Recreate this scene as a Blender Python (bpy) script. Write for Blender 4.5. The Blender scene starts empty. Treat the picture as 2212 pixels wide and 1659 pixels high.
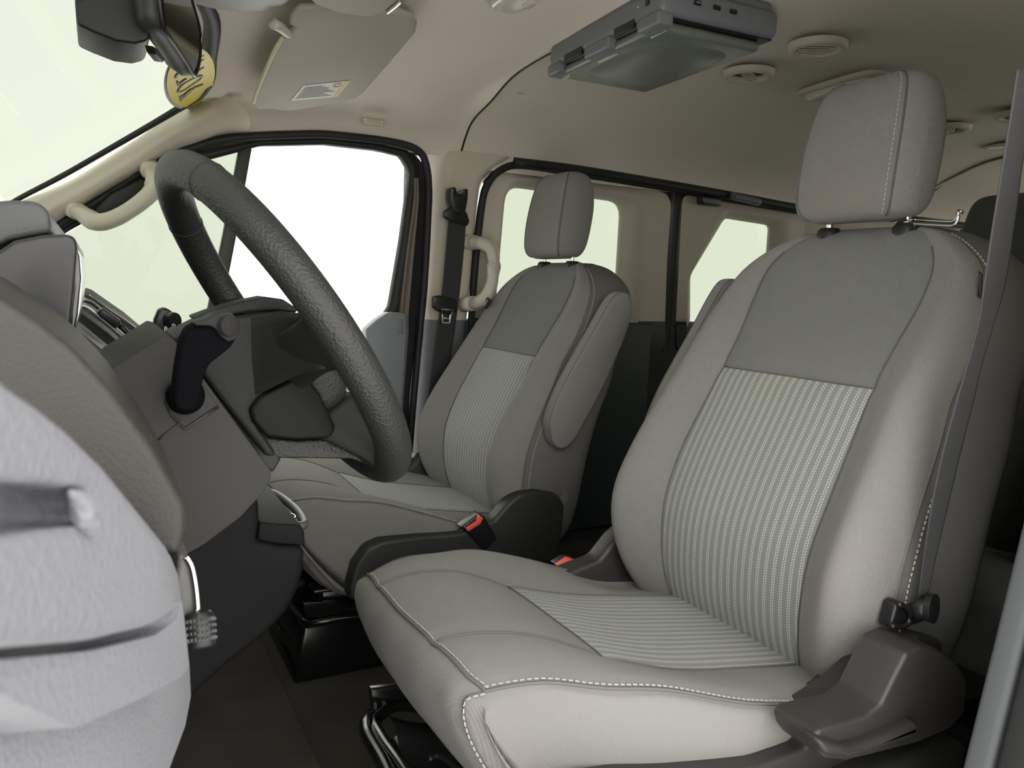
import bpy, bmesh, math, random
import numpy as np
from mathutils import Vector, Matrix
random.seed(3)
sc = bpy.context.scene
COL = sc.collection
# ------------------------------------------------------------------ camera (floor of the van is z=0, x rearwards, y towards the passenger side)
F, CX, CY, CZ = 1662., 1106., 829.5, .88
dY = np.array([-900, 240, 1662.]); dY /= np.linalg.norm(dY)
dX = np.array([3090, 85, 1662.]); dX -= dX.dot(dY)*dY; dX /= np.linalg.norm(dX)
dZ = -np.cross(dX, dY)
M = np.array([dX, dY, dZ]); C0 = np.array([0, 0, CZ])
cd = bpy.data.cameras.new('camera'); cam = bpy.data.objects.new('camera', cd); COL.objects.link(cam)
cd.sensor_width = 36; cd.lens = F/2212*36; cd.clip_start = .02; cd.clip_end = 200
cd.dof.use_dof = True; cd.dof.focus_distance = 1.35; cd.dof.aperture_fstop = 18
r_, u_, f_ = M[:, 0], M[:, 1], M[:, 2]
cam.matrix_world = Matrix(((r_[0], u_[0], -f_[0], 0), (r_[1], u_[1], -f_[1], 0), (r_[2], u_[2], -f_[2], CZ), (0, 0, 0, 1)))
sc.camera = cam
# ------------------------------------------------------------------ light: white photo booth all round
w = bpy.data.worlds.new('booth'); sc.world = w; w.use_nodes = True
bg = w.node_tree.nodes['Background']; bg.inputs[0].default_value = (1, .99, .95, 1); bg.inputs[1].default_value = 2.6
def area(name, loc, tgt, sx, sy, power, col=(1, 1, 1)):
    l = bpy.data.lights.new(name, 'AREA'); l.shape = 'RECTANGLE'; l.size = sx; l.size_y = sy; l.energy = power; l.color = col
    o = bpy.data.objects.new(name, l); COL.objects.link(o); o.location = loc
    o.rotation_euler = (Vector(tgt)-Vector(loc)).to_track_quat('-Z', 'Y').to_euler()
    return o
area('fill_light_driver_side', (-.6, -2.7, 2.1), (.7, 1.0, .6), 4.0, 2.0, 26, (1, .975, .94))  # unseen fill lamp, added outside the open door to brighten the cabin
sc.view_settings.view_transform = 'Standard'; sc.view_settings.look = 'None'
sc.view_settings.exposure = .42; sc.view_settings.gamma = 1; sc.view_settings.use_curve_mapping = False

# ------------------------------------------------------------------ helpers
def ray(x, y): return M @ np.array([(x-CX)/F, (CY-y)/F, 1.])
def P(x, y, a, v):
    d = ray(x, y); i = 'XYZ'.index(a); p = C0+d*((v-C0[i])/d[i]); return tuple(p)
def PP(x, y, p, n):
    d = ray(x, y); p = np.array(p, float); n = np.array(n, float); return tuple(C0+d*((p-C0).dot(n)/d.dot(n)))
def plane3(a, b, c):
    a, b, c = map(lambda t: np.array(t, float), (a, b, c)); return a, np.cross(b-a, c-a)
def lin(h):
    if isinstance(h, str):
        h = [int(h[i:i+2], 16)/255 for i in (0, 2, 4)]
        return tuple(((c+.055)/1.055)**2.4 if c > .04 else c/12.92 for c in h)
    return h
def mat(name, col, rough=.6, bump=0, scale=200, metal=0, spec=.5, var=0, vscale=6, kind='noise', coat=0):
    m = bpy.data.materials.new(name); m.use_nodes = True; nt = m.node_tree; b = nt.nodes['Principled BSDF']
    col = lin(col); b.inputs['Base Color'].default_value = (*col, 1); b.inputs['Roughness'].default_value = rough
    b.inputs['Metallic'].default_value = metal; b.inputs['Specular IOR Level'].default_value = spec
    if coat: b.inputs['Coat Weight'].default_value = coat; b.inputs['Coat Roughness'].default_value = .1
    tc = nt.nodes.new('ShaderNodeTexCoord')
    if var:
        n = nt.nodes.new('ShaderNodeTexNoise'); n.inputs['Scale'].default_value = vscale; n.inputs['Detail'].default_value = 5
        nt.links.new(tc.outputs['Object'], n.inputs['Vector'])
        mx = nt.nodes.new('ShaderNodeMix'); mx.data_type = 'RGBA'; mx.inputs[6].default_value = (*[c*(1-var) for c in col], 1); mx.inputs[7].default_value = (*[min(1, c*(1+var)) for c in col], 1)
        nt.links.new(n.outputs['Fac'], mx.inputs[0]); nt.links.new(mx.outputs[2], b.inputs['Base Color'])
    if bump:
        n = nt.nodes.new('ShaderNodeTexVoronoi' if kind[:5] == 'grain' else 'ShaderNodeTexNoise'); n.inputs['Scale'].default_value = scale
        if kind == 'noise': n.inputs['Detail'].default_value = 3
        nt.links.new(tc.outputs['Object'], n.inputs['Vector'])
        bp = nt.nodes.new('ShaderNodeBump'); bp.inputs['Strength'].default_value = bump; bp.inputs['Distance'].default_value = .0007 if kind == 'grain2' else .0004 if kind == 'grain' else .0005
        nt.links.new(n.outputs[0], bp.inputs['Height']); nt.links.new(bp.outputs[0], b.inputs['Normal'])
    return m
def fabric(name, col, stripes=False, weave=1100, wstr=.5, stain=.0):
    m = bpy.data.materials.new(name); m.use_nodes = True; nt = m.node_tree; b = nt.nodes['Principled BSDF']; L = nt.links.new
    col = lin(col)
    b.inputs['Roughness'].default_value = .95; b.inputs['Specular IOR Level'].default_value = .15
    b.inputs['Sheen Weight'].default_value = .08
    uv = nt.nodes.new('ShaderNodeUVMap'); uv.uv_map = 'm'; sp = nt.nodes.new('ShaderNodeSeparateXYZ'); L(uv.outputs[0], sp.inputs[0])
    def mth(op, a, c=None, cl=False):
        n = nt.nodes.new('ShaderNodeMath'); n.operation = op; n.use_clamp = cl
        for i, v in enumerate((a, c)):
            if v is None: continue
            if isinstance(v, (int, float)): n.inputs[i].default_value = v
            else: L(v, n.inputs[i])
        return n.outputs[0]
    def mix(f, a, c):
        n = nt.nodes.new('ShaderNodeMix'); n.data_type = 'RGBA'
        for i, v in ((0, f), (6, a), (7, c)):
            if isinstance(v, tuple): n.inputs[i].default_value = (*v, 1)
            elif isinstance(v, float): n.inputs[i].default_value = v
            else: L(v, n.inputs[i])
        return n.outputs[2]
    sx = mth('SINE', mth('MULTIPLY', sp.outputs[0], float(weave*2))); sy = mth('SINE', mth('MULTIPLY', sp.outputs[1], float(weave*2.2)))
    wv = mth('MULTIPLY', sx, sy)
    wv01 = mth('MULTIPLY_ADD', wv, .5); nt.nodes[-1].inputs[2].default_value = .5
    c = mix(wv01, tuple(v*.84 for v in col), tuple(v*1.14 for v in col))
    no = nt.nodes.new('ShaderNodeTexNoise'); no.inputs['Scale'].default_value = 5; no.inputs['Detail'].default_value = 4
    tc = nt.nodes.new('ShaderNodeTexCoord'); L(tc.outputs['Object'], no.inputs['Vector'])
    st = mth('MULTIPLY', mth('SUBTRACT', no.outputs['Fac'], .52, True), 3.0 if stain else 1.2, True)
    c = mix(st, c, tuple(v*q for v, q in zip(col, (1.07, 1.0, .88))))
    if stripes:
        f = mth('FRACT', mth('MULTIPLY', sp.outputs[0], 1/.0152)); 
        d1 = mth('ABSOLUTE', mth('SUBTRACT', f, .36)); d2 = mth('ABSOLUTE', mth('SUBTRACT', f, .60))
        l1 = mth('LESS_THAN', d1, .06); l2 = mth('LESS_THAN', d2, .06)
        dots = mth('GREATER_THAN', mth('FRACT', mth('MULTIPLY', sp.outputs[1], 1/.0044)), .38)
        dots2 = mth('GREATER_THAN', mth('FRACT', mth('ADD', mth('MULTIPLY', sp.outputs[1], 1/.0044), .5)), .38)
        ln = mth('ADD', mth('MULTIPLY', l1, dots), mth('MULTIPLY', l2, dots2), True)
        c = mix(ln, c, (.60, .60, .55))
        wv = mth('ADD', wv, mth('MULTIPLY', ln, 2.))
    L(c, b.inputs['Base Color'])
    bp = nt.nodes.new('ShaderNodeBump'); bp.inputs['Strength'].default_value = wstr; bp.inputs['Distance'].default_value = .0006
    L(wv, bp.inputs['Height']); L(bp.outputs[0], b.inputs['Normal'])
    return m
def glass(name, tint, refl=1.0):
    m = bpy.data.materials.new(name); m.use_nodes = True; nt = m.node_tree; nt.nodes.clear(); L = nt.links.new
    o = nt.nodes.new('ShaderNodeOutputMaterial'); t = nt.nodes.new('ShaderNodeBsdfTransparent'); t.inputs[0].default_value = (*tint, 1)
    g = nt.nodes.new('ShaderNodeBsdfGlossy'); g.inputs['Roughness'].default_value = .02; g.inputs[0].default_value = (refl, refl, refl, 1)
    fr = nt.nodes.new('ShaderNodeFresnel'); fr.inputs[0].default_value = 1.45; mx = nt.nodes.new('ShaderNodeMixShader')
    ml = nt.nodes.new('ShaderNodeMath'); ml.operation = 'MULTIPLY'; ml.inputs[1].default_value = .22; L(fr.outputs[0], ml.inputs[0]); L(ml.outputs[0], mx.inputs[0]); L(t.outputs[0], mx.inputs[1]); L(g.outputs[0], mx.inputs[2]); L(mx.outputs[0], o.inputs[0]); return m

def link(name, me, m=None, parent=None, smooth=True, kind=None):
    o = bpy.data.objects.new(name, me); COL.objects.link(o)
    if m: me.materials.append(m)
    if smooth:
        for p in me.polygons: p.use_smooth = True
    if parent: o.parent = parent
    if kind: o['kind'] = kind
    return o
def tag(o, label=None, cat=None, group=None, kind=None):
    if label: o['label'] = label
    if cat: o['category'] = cat
    if group: o['group'] = group
    if kind: o['kind'] = kind
    return o
def empty(name, loc, label=None, cat=None, group=None, kind=None):
    o = bpy.data.objects.new(name, None); COL.objects.link(o); o.empty_display_size = .05
    o.location = loc; bpy.context.view_layer.update()
    return tag(o, label, cat, group, kind)
def part(o, parent):     # keep world position
    o.parent = parent; o.matrix_parent_inverse = Matrix.Translation(-world_loc(parent)); return o
def world_loc(p):
    v = Vector((0, 0, 0))
    while p is not None:
        if p.parent is None: v += p.location
        p = p.parent
    return v
def mesh(name, vs, fs, m=None, parent=None, smooth=False, bevel=0, seg=3, kind=None, angle=40):
    me = bpy.data.meshes.new(name); me.from_pydata([tuple(map(float, v)) for v in vs], [], fs)
    bm = bmesh.new(); bm.from_mesh(me); bmesh.ops.remove_doubles(bm, verts=bm.verts, dist=1e-6); bmesh.ops.recalc_face_normals(bm, faces=bm.faces)
    if bevel:
        ed = [e for e in bm.edges if len(e.link_faces) == 2 and e.calc_face_angle(0) > math.radians(25)]
        bmesh.ops.bevel(bm, geom=ed, offset=bevel, segments=seg, profile=.5, affect='EDGES', clamp_overlap=True)
        smooth = True
    bm.to_mesh(me); bm.free()
    o = link(name, me, m, None, smooth, kind)
    if smooth:
        try: me.set_sharp_from_angle(angle=math.radians(angle))
        except Exception: pass
    if parent is not None: part(o, parent)
    return o
def prism(name, pts, vec, m, parent=None, bevel=.003, seg=3, kind=None):
    n = len(pts); a = [np.array(p, float) for p in pts]; v = np.array(vec, float)
    vs = a+[p+v for p in a]
    fs = [list(range(n)), list(range(2*n-1, n-1, -1))]+[[i, (i+1) % n, n+(i+1) % n, n+i] for i in range(n)]
    return mesh(name, vs, fs, m, parent, bevel=bevel, seg=seg, kind=kind)
def box(name, c, s, m, parent=None, bevel=.003, rot=None, kind=None, seg=2):
    vs = [np.array((x*s[0]/2, y*s[1]/2, z*s[2]/2)) for x in (-1, 1) for y in (-1, 1) for z in (-1, 1)]
    if rot is not None: R = np.array(rot.to_matrix() if hasattr(rot, 'to_matrix') else rot); vs = [R @ v for v in vs]
    vs = [v+np.array(c) for v in vs]
    fs = [(0, 1, 3, 2), (4, 6, 7, 5), (0, 4, 5, 1), (2, 3, 7, 6), (0, 2, 6, 4), (1, 5, 7, 3)]
    return mesh(name, vs, fs, m, parent, bevel=bevel, seg=seg, kind=kind)
def cr(pts, n, closed=False):
    p = np.array(pts, float); N = len(p); out = []
    for i in range(N if closed else N-1):
        p1, p2 = p[i], p[(i+1) % N]
        p0 = p[(i-1) % N] if (closed or i > 0) else 2*p1-p2
        p3 = p[(i+2) % N] if (closed or i+2 < N) else 2*p2-p1
        for k in range(n):
            t = k/n
            out.append(.5*((2*p1)+(-p0+p2)*t+(2*p0-5*p1+4*p2-p3)*t*t+(-p0+3*p1-3*p2+p3)*t**3))
    if not closed: out.append(p[-1])
    return np.array(out)
def grid(secs, nu, nv, closed):
    secs = [cr(s, nv, closed) for s in secs]; A = np.array(secs)      # S,K,3
    return cr(A.reshape(len(A), -1), nu).reshape(-1, A.shape[1], 3)
def gridmesh(name, G, m, parent=None, closed=False, cap=False, uv=None, mask=None, kind=None, thick=0):
    R, K = G.shape[:2]; vs = G.reshape(-1, 3).tolist(); fs = []; 
    kk = K if closed else K-1
    for i in range(R-1):
        for j in range(kk):
            if mask is not None and not mask(i, j): continue
            fs.append((i*K+j, i*K+(j+1) % K, (i+1)*K+(j+1) % K, (i+1)*K+j))
    if cap:
        for i in (0, R-1):
            c = G[i].mean(0); vs.append(c.tolist()); ci = len(vs)-1
            for j in range(kk):
                a, b = i*K+j, i*K+(j+1) % K
                fs.append((b, a, ci) if i == 0 else (a, b, ci))
    used = sorted({v for f in fs for v in f}); mp = {v: k for k, v in enumerate(used)}
    me = bpy.data.meshes.new(name); me.from_pydata([vs[v] for v in used], [], [tuple(mp[v] for v in f) for f in fs])
    if uv is not None:
        L = me.uv_layers.new(name='m')
        UV = uv if callable(uv) else None
        for p in me.polygons:
            for li in p.loop_indices:
                v = me.vertices[me.loops[li].vertex_index].co; L.data[li].uv = UV(v)
    bm = bmesh.new(); bm.from_mesh(me)
    bmesh.ops.remove_doubles(bm, verts=bm.verts, dist=1e-6)
    if closed and mask is None: bmesh.ops.recalc_face_normals(bm, faces=bm.faces)
    bm.to_mesh(me); bm.free()
    o = link(name, me, m, None, True, kind)
    if thick:
        md = o.modifiers.new('solid', 'SOLIDIFY'); md.thickness = thick; md.offset = 0
    if parent is not None: part(o, parent)
    return o
def tube(name, pts, r, m, parent=None, n=8, closed=False, seg=12, flat=1.0, up=(0, 0, 1), kind=None, prof=None):
    pts = cr(pts, n, closed) if n > 1 else np.array(pts, float); N = len(pts)
    rr = np.interp(np.linspace(0, 1, N), np.linspace(0, 1, len(r)), r) if hasattr(r, '__len__') else np.full(N, r)
    rings = []; pu = np.array(up, float)
    for i in range(N):
        t = pts[(i+1) % N]-pts[i-1] if (closed or 0 < i < N-1) else (pts[1]-pts[0] if i == 0 else pts[-1]-pts[-2])
        t /= np.linalg.norm(t)+1e-12; s = np.cross(t, pu); s /= np.linalg.norm(s)+1e-9; u = np.cross(s, t)
        ring = []
        for k in range(seg):
            a = 2*math.pi*k/seg; ca, sa = math.cos(a), math.sin(a)
            if prof: e = 2/prof; ca = math.copysign(abs(ca)**e, ca); sa = math.copysign(abs(sa)**e, sa)
            ring.append(pts[i]+rr[i]*(ca*s+flat*sa*u))
        rings.append(ring)
    if closed: rings.append(rings[0])
    return gridmesh(name, np.array(rings), m, parent, closed=True, cap=not closed, kind=kind)
def lathe(name, prof, c, axis, m, parent=None, seg=32, kind=None, cap=True):
    ax = Vector(axis).normalized(); q = ax.to_track_quat('Z', 'Y').to_matrix(); R = np.array(q)
    G = np.array([[R @ np.array((r*math.cos(2*math.pi*k/seg), r*math.sin(2*math.pi*k/seg), h))+np.array(c) for k in range(seg)] for r, h in prof])
    o = gridmesh(name, G, m, parent, closed=True, cap=cap, kind=kind)
    try: o.data.set_sharp_from_angle(angle=math.radians(45))
    except Exception: pass
    return o
def star(outer, inners, n=120, c=None):
    """resample 2D loops by angle round the centre of the last inner loop"""
    c = np.mean(inners[-1], axis=0) if c is None else np.array(c)
    res = []
    for lp in [outer]+inners:
        lp = np.array(lp, float)-c; out = []
        for k in range(n):
            a = 2*math.pi*k/n; d = np.array((math.cos(a), math.sin(a))); best = None
            for i in range(len(lp)):
                p, q = lp[i], lp[(i+1) % len(lp)]; e = q-p
                det = d[0]*(-e[1])+d[1]*e[0]
                if abs(det) < 1e-12: continue
                t = (p[0]*(-e[1])+p[1]*e[0])/det; s = (d[0]*p[1]-d[1]*p[0])/det
                if t > 0 and -1e-9 <= s <= 1+1e-9: best = t if best is None else max(best, t)
            out.append(c+d*(best or 0))
        res.append(np.array(out))
    return res
def rnd(loop, r=.03, k=5):
    """round the corners of a 2D polygon"""
    out = []; n = len(loop); loop = [np.array(p, float) for p in loop]
    for i in range(n):
        p0, p1, p2 = loop[i-1], loop[i], loop[(i+1) % n]
        a = p0-p1; b = p2-p1; la, lb = np.linalg.norm(a), np.linalg.norm(b); rr = min(r, la*.45, lb*.45)
        A = p1+a/la*rr; B = p1+b/lb*rr
        for t in np.linspace(0, 1, k): out.append((1-t)**2*A+2*t*(1-t)*p1+t*t*B)
    return out
def wallY(z): return 2.2-(.12*(z-.79) if z > .79 else 0)
def W(x, y, off=0):            # pixel onto the passenger-side wall -> (X, z)
    p = P(x, y, 'Y', 2.2-off)
    if p[2] > .79: p = PP(x, y, (0, 2.2-off, .79), (0, 1, .12))
    return (p[0], p[2])
def W3(x, y, off=0):
    X, z = W(x, y, off); return (X, wallY(z)-off, z)
def ring_panel(name, outer, loops, m, parent=None, n=240, kind=None, c=None, sub=1, split=None):
    """outer: (X,z) loop; loops: list of (loop, yoffset inward)"""
    L = star(outer[0], [l for l, _ in loops], n, c); offs = [outer[1]]+[o for _, o in loops]
    L2, o2_ = [], []
    for k in range(len(L)-1):
        m_ = sub if k == 0 else 1
        for q in range(m_): L2.append(L[k]+(L[k+1]-L[k])*q/m_); o2_.append(offs[k]+(offs[k+1]-offs[k])*q/m_)
    L2.append(L[-1]); o2_.append(offs[-1])
    if split:      # move the points nearest to the colour split onto it
        for lp in L2:
            for p in lp:
                if abs(p[1]-split) < .012: p[1] = split
    G = np.array([[(p[0], wallY(p[1])-of, p[1]) for p in lp]+[(lp[0][0], wallY(lp[0][1])-of, lp[0][1])] for lp, of in zip(L2, o2_)])
    return gridmesh(name, G, m, parent, kind=kind)

# ------------------------------------------------------------------ materials
HL = mat('headliner_cloth', (.76, .70, .61), .95, .35, 900, var=.06, vscale=400, spec=.1)
BEIGE = mat('beige_trim_plastic', (.58, .525, .435), .55, .25, 700, spec=.4)
BEIGE2 = mat('beige_handle_plastic', (.52, .48, .40), .45, .1, 700)
GREYT = mat('grey_trim_plastic', (.15, .16, .17), .5, .3, 700)
LOWDK = mat('dark_lower_trim', (.035, .045, .047), .55, .3, 500)
DOORG = mat('pale_grey_door_plastic', (.205, .206, .226), .55, .8, 420, kind='grain2')
DASH = mat('charcoal_dash_plastic', (.030, .028, .028), .6, .45, 420, kind='grain', spec=.3)
DASH2 = mat('dash_side_plastic', (.028, .0245, .023), .6, .5, 420, kind='grain')
HOODM = mat('smooth_binnacle_plastic', (.016, .015, .017), .42, .05, 400)
COLM = mat('column_plastic', (.029, .0275, .026), .65, .6, 1100, spec=.3)
CONS = mat('console_plastic', (.011, .010, .011), .7, .5, 420, kind='grain', spec=.25)
WHEELM = mat('wheel_leather', (.018, .018, .0175), .52, 1, 380, kind='grain2')
HUBM = mat('hub_leather', (.012, .012, .012), .6, .7, 480, kind='grain', spec=.3)
WHEEL2 = mat('wheel_smooth', (.006, .006, .006), .5, spec=.15)
BLACK = mat('black_plastic', (.012, .012, .013), .35)
RUB = mat('black_rubber', (.012, .012, .013), .6)
GLOSSBK = mat('black_painted_metal', (.008, .008, .008), .18, spec=.6)
CHROME = mat('chrome', (.75, .75, .75), .12, metal=1)
SILVER = mat('satin_silver', (.5, .5, .5), .3, metal=.8)
SHELL = mat('seat_shield_plastic', (.030, .027, .026), .45, .5, 600)
SHELL2 = mat('seat_shield_dark', (.024, .024, .023), .5, .5, 600)
CARPET = mat('carpet', (.085, .078, .070), 1, 1.2, 500, var=.35, vscale=8, spec=.05)
BROWN = mat('body_paint_brown', (.13, .105, .085), .35)
BELT = mat('belt_webbing', (.022, .023, .025), .7, .5, 900)
BELTG = mat('grey_belt_webbing', (.050, .049, .051), .6, .5, 900)
RED = mat('red_button', (.85, .11, .09), .4)
DVDG = mat('dvd_grey', (.16, .165, .185), .45, .15, 800)
DVDL = mat('dvd_lid_grey', (.15, .16, .15), .35, .1, 800)
WHITEP = mat('white_paper', (.8, .78, .72), .7)
YEL = mat('sticker_yellow', (.80, .62, .03), .5, var=.12, vscale=60)
SLATE = mat('sticker_ink', (.12, .14, .17), .5)
LENS = mat('clear_lamp_lens', (.62, .60, .55), .15)
MIRR = mat('mirror_glass', (.20, .22, .20), .06, metal=1)
BOOTH = mat('booth_floor', (.84, .84, .82), .5)
GL_T = glass('tinted_glass', (.215, .234, .192))
GL_B = glass('rear_glass', (.78, .80, .74))  # out-of-view panes, made clearer than the tinted ones to light the rear ceiling
GL_W = glass('windscreen_glass', (.262, .280, .243), .8)
GL_C = glass('clear_glass', (.97, .98, .96), .25)
FAB = fabric('seat_fabric_grey', (.235, .228, .219), weave=1500, wstr=.6, stain=1)
FAB2 = fabric('seat_fabric_upper', (.185, .185, .182), weave=1500, wstr=.5)
FABS = fabric('seat_fabric_striped', (.25, .257, .242), stripes=True, weave=2500, wstr=.35)
FABD = mat('seat_side_cloth', (.14, .137, .13), .9, .35, 1500, spec=.15)
FABR = fabric('rear_seat_fabric', (.13, .13, .13), weave=1500)
FABRS = fabric('rear_seat_striped', (.10, .10, .10), stripes=True, weave=2500)
THREAD = mat('stitch_thread', (.42, .41, .38), .9)
THREADD = mat('dark_stitch_thread', (.10, .10, .10), .9)

# ------------------------------------------------------------------ setting: booth ground, van floor, walls
box('floor_booth', (0, 0, -.62), (30, 30, .04), BOOTH, kind='structure', bevel=0)
box('floor', (2.1, 1.32, -.03), (6.2, 1.84, .06), CARPET, kind='structure', bevel=0)
# passenger side lower wall
box('wall_right', (3.05, 2.26, .30), (4.2, .05, .96), LOWDK, kind='structure', bevel=0)
# passenger B pillar
def strip(name, left, right, m, off=.0, bulge=.03, parent=None, kind=None, nn=5):
    """vertical pillar skin between two pixel polylines on the passenger wall, bulging inwards"""
    secs = []
    for a, b in zip(left, right):
        A, B = np.array(W3(*a, off)), np.array(W3(*b, off)); s = []
        for t in np.linspace(0, 1, 6):
            p = A+(B-A)*t; p[1] -= bulge*(1-abs(2*t-1)**3); s.append(p)
        s[0] = A+(0, .04, 0); s[-1] = B+(0, .04, 0)
        secs.append(s)
    return gridmesh(name, grid(secs, nn, 5, False), m, parent, kind=kind)
strip('trim_1', [(905, 690), (915, 560), (922, 430), (926, 360), (935, 325)], [(1020, 690), (1030, 590), (1044, 440), (1062, 385), (1130, 345)], BEIGE, .0, .035, kind='structure')
strip('trim_2', [(880, 1050), (890, 850), (905, 690)], [(1010, 1050), (1012, 850), (1020, 690)], GREYT, .0, .03, kind='structure')

# passenger door: glass outline in pixels -> wall coordinates
gl = [W(*q) for q in [(60, 560), (150, 498), (340, 395), (440, 348), (560, 316), (700, 313), (810, 325), (862, 338), (882, 372), (862, 520), (838, 660), (820, 690), (790, 712), (783, 735), (800, 800), (803, 880), (800, 912), (560, 930), (200, 900)]]
fr = [W(*q) for q in [(40, 525), (110, 497), (300, 380), (420, 322), (560, 297), (700, 295), (800, 305), (880, 320), (908, 345), (922, 400), (916, 560), (903, 700), (885, 850), (875, 1150), (300, 1150), (20, 950)]]
mid1 = [W(*q) for q in [(55, 545), (130, 502), (330, 385), (430, 335), (560, 305), (700, 302), (805, 314), (870, 328), (893, 365), (878, 520), (855, 662), (842, 690), (805, 712), (795, 735), (812, 800), (815, 880), (812, 930), (560, 950), (120, 930)]]
door = empty('door_1', (.4, 2.2, 0), kind='structure')
cc = W(520, 600)
prism('door_panel', [W3(*q, .03) for q in [(884, 676), (836, 677), (812, 690), (790, 715), (786, 735), (803, 800), (806, 880), (800, 915), (560, 933), (120, 920), (0, 900), (0, 1700), (800, 1700), (850, 1200), (874, 850), (884, 720)]], (0, .04, 0), GREYT, door, .006)
ring_panel('door_frame', (fr, .0), [(mid1, .02), (gl, .02), (gl, -.01)], RUB, door, c=cc)
tube('door_seal', [(p[0], wallY(p[1])-.025, p[1]) for p in [W(*q) for q in [(60, 530), (110, 499), (220, 430), (350, 345), (420, 320), (480, 304), (560, 297), (640, 294), (700, 294), (800, 304), (860, 314), (893, 326), (910, 347), (919, 400), (917, 480), (911, 600), (900, 720), (888, 850), (876, 1000)]]], .011, RUB, door, n=4, seg=8)
strip('door_edge', [(857, 700), (872, 560), (890, 440), (893, 385)], [(885, 720), (898, 560), (907, 440), (906, 385)], BROWN, .025, .002, door)
# inner door top block with a moulded recess
prism('door_pull_trim', [W3(*q, .06) for q in [(790, 712), (815, 690), (838, 675), (878, 676), (880, 720), (875, 800), (868, 900), (855, 960), (800, 960), (806, 860)]], (0, .05, 0), mat('pale_door_inner', (.20, .22, .235), .5, .3, 600), door, .008)
prism('trim_plug', [W3(*q, .062) for q in [(860, 690), (872, 690), (872, 722), (858, 722)]], (0, .02, 0), GREYT, door, .002)
prism('quarter_window_bar', [W3(*q, .0) for q in [(517, 322), (545, 318), (512, 505), (476, 690), (440, 900), (405, 900), (445, 690), (483, 505)]], (0, .03, 0), mat('bar_dark', (.04, .035, .033), .5), door, .004)
mesh('quarter_glass', [W3(*q, -.01) for q in [(60, 570), (150, 500), (340, 397), (440, 350), (530, 320), (495, 505), (460, 690), (420, 925), (150, 925)]], [list(range(9))], GL_T, door)
mesh('window_glass', [W3(*q, -.012) for q in [(530, 318), (560, 316), (700, 313), (810, 325), (865, 338), (884, 372), (862, 520), (838, 690), (815, 930), (420, 930), (460, 690), (495, 505)]], [list(range(12))], GL_C, door)

# sliding door and rear quarter: beige inner frames round tinted windows
w1 = rnd([W(*q) for q in [(1100, 400), (1352, 436), (1336, 700), (1068, 700)]], .05)
w1o = rnd([W(*q) for q in [(1088, 380), (1385, 425), (1375, 560), (1372, 730), (1330, 752), (1060, 752)]], .08)
o1 = rnd([W(*q) for q in [(1050, 366), (1452, 416), (1441, 560), (1440, 760), (1040, 760), (1022, 690), (1040, 450)]], .06)
dr2 = empty('door_2', (1.35, 2.2, 0), kind='structure')
slo = ring_panel('upper_panel', (o1, .0), [(w1o, .02), (w1, -.02), (w1, -.035)], BEIGE, dr2, sub=8, split=.785)
slo.data.materials.append(LOWDK)
for p in slo.data.polygons:
    if p.center[2] < .785: p.material_index = 1
mesh('window_glass', [(p[0], wallY(p[1])+.03, p[1]) for p in w1], [list(range(len(w1)))], GL_T, dr2)
prism('lower_panel', [(.98, 2.21, .05), (1.74, 2.21, .05), (1.74, 2.205, .78), (.99, 2.205, .78)], (0, -.03, 0), LOWDK, dr2, .01)
tube('door_seal', [W3(*q, .02) for q in [(1012, 900), (1015, 760), (1024, 600), (1040, 445), (1056, 393), (1085, 365), (1130, 357), (1250, 375), (1451, 408), (1600, 434), (1740, 458)]], .012, RUB, dr2, n=5, seg=8)
w2 = rnd([W(*q) for q in [(1572, 470), (1672, 486), (1655, 700), (1497, 700), (1497, 595)]], .02)
w2o = rnd([W(*q) for q in [(1560, 452), (1700, 474), (1690, 735), (1480, 735), (1480, 600)]], .03)
o2 = rnd([W(*q) for q in [(1474, 420), (1745, 462), (1730, 760), (1462, 760)]], .03)
dr3 = empty('window_1', (2.0, 2.2, 0), kind='structure')
q2 = ring_panel('upper_panel', (o2, .0), [(w2o, .015), (w2, -.015), (w2, -.03)], BEIGE, dr3, sub=8, split=.785)
q2.data.materials.append(LOWDK)
for p in q2.data.polygons:
    if p.center[2] < .785: p.material_index = 1
mesh('window_glass', [(p[0], wallY(p[1])+.025, p[1]) for p in w2], [list(range(len(w2)))], GL_T, dr3)
# seal between the two panels
strip('trim_3', [(1398, 900), (1425, 760), (1440, 600), (1451, 410)], [(1418, 900), (1446, 760), (1462, 600), (1476, 414)], RUB, -.01, .004, kind='structure')
# top rail above the sliding door
tube('trim_4', [W3(*q, .03) for q in [(1110, 351), (1250, 368), (1451, 401), (1600, 427), (1760, 455)]]+[(3.0, 2.12, 1.235), (4.9, 2.12, 1.235)], .016, RUB, n=5, seg=8, kind='structure')
tr = tube('trim_5', [W3(*q, .055) for q in [(1580, 423), (1610, 430), (1640, 437)]], .013, GREYT, n=4, seg=8, kind='structure')
box('leak_stop_1', (2.95, 2.185, 1.275), (4.0, .03, .15), RUB, None, .0, kind='structure'); box('leak_stop_2', (1.80, 2.215, .7), (.20, .02, 1.1), RUB, None, 0, kind='structure'); box('leak_stop_3', (.93, 2.245, .6), (.21, .02, 1.3), RUB, None, 0, kind='structure')  # black backing boxes added behind the panels to block light leaks
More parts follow.
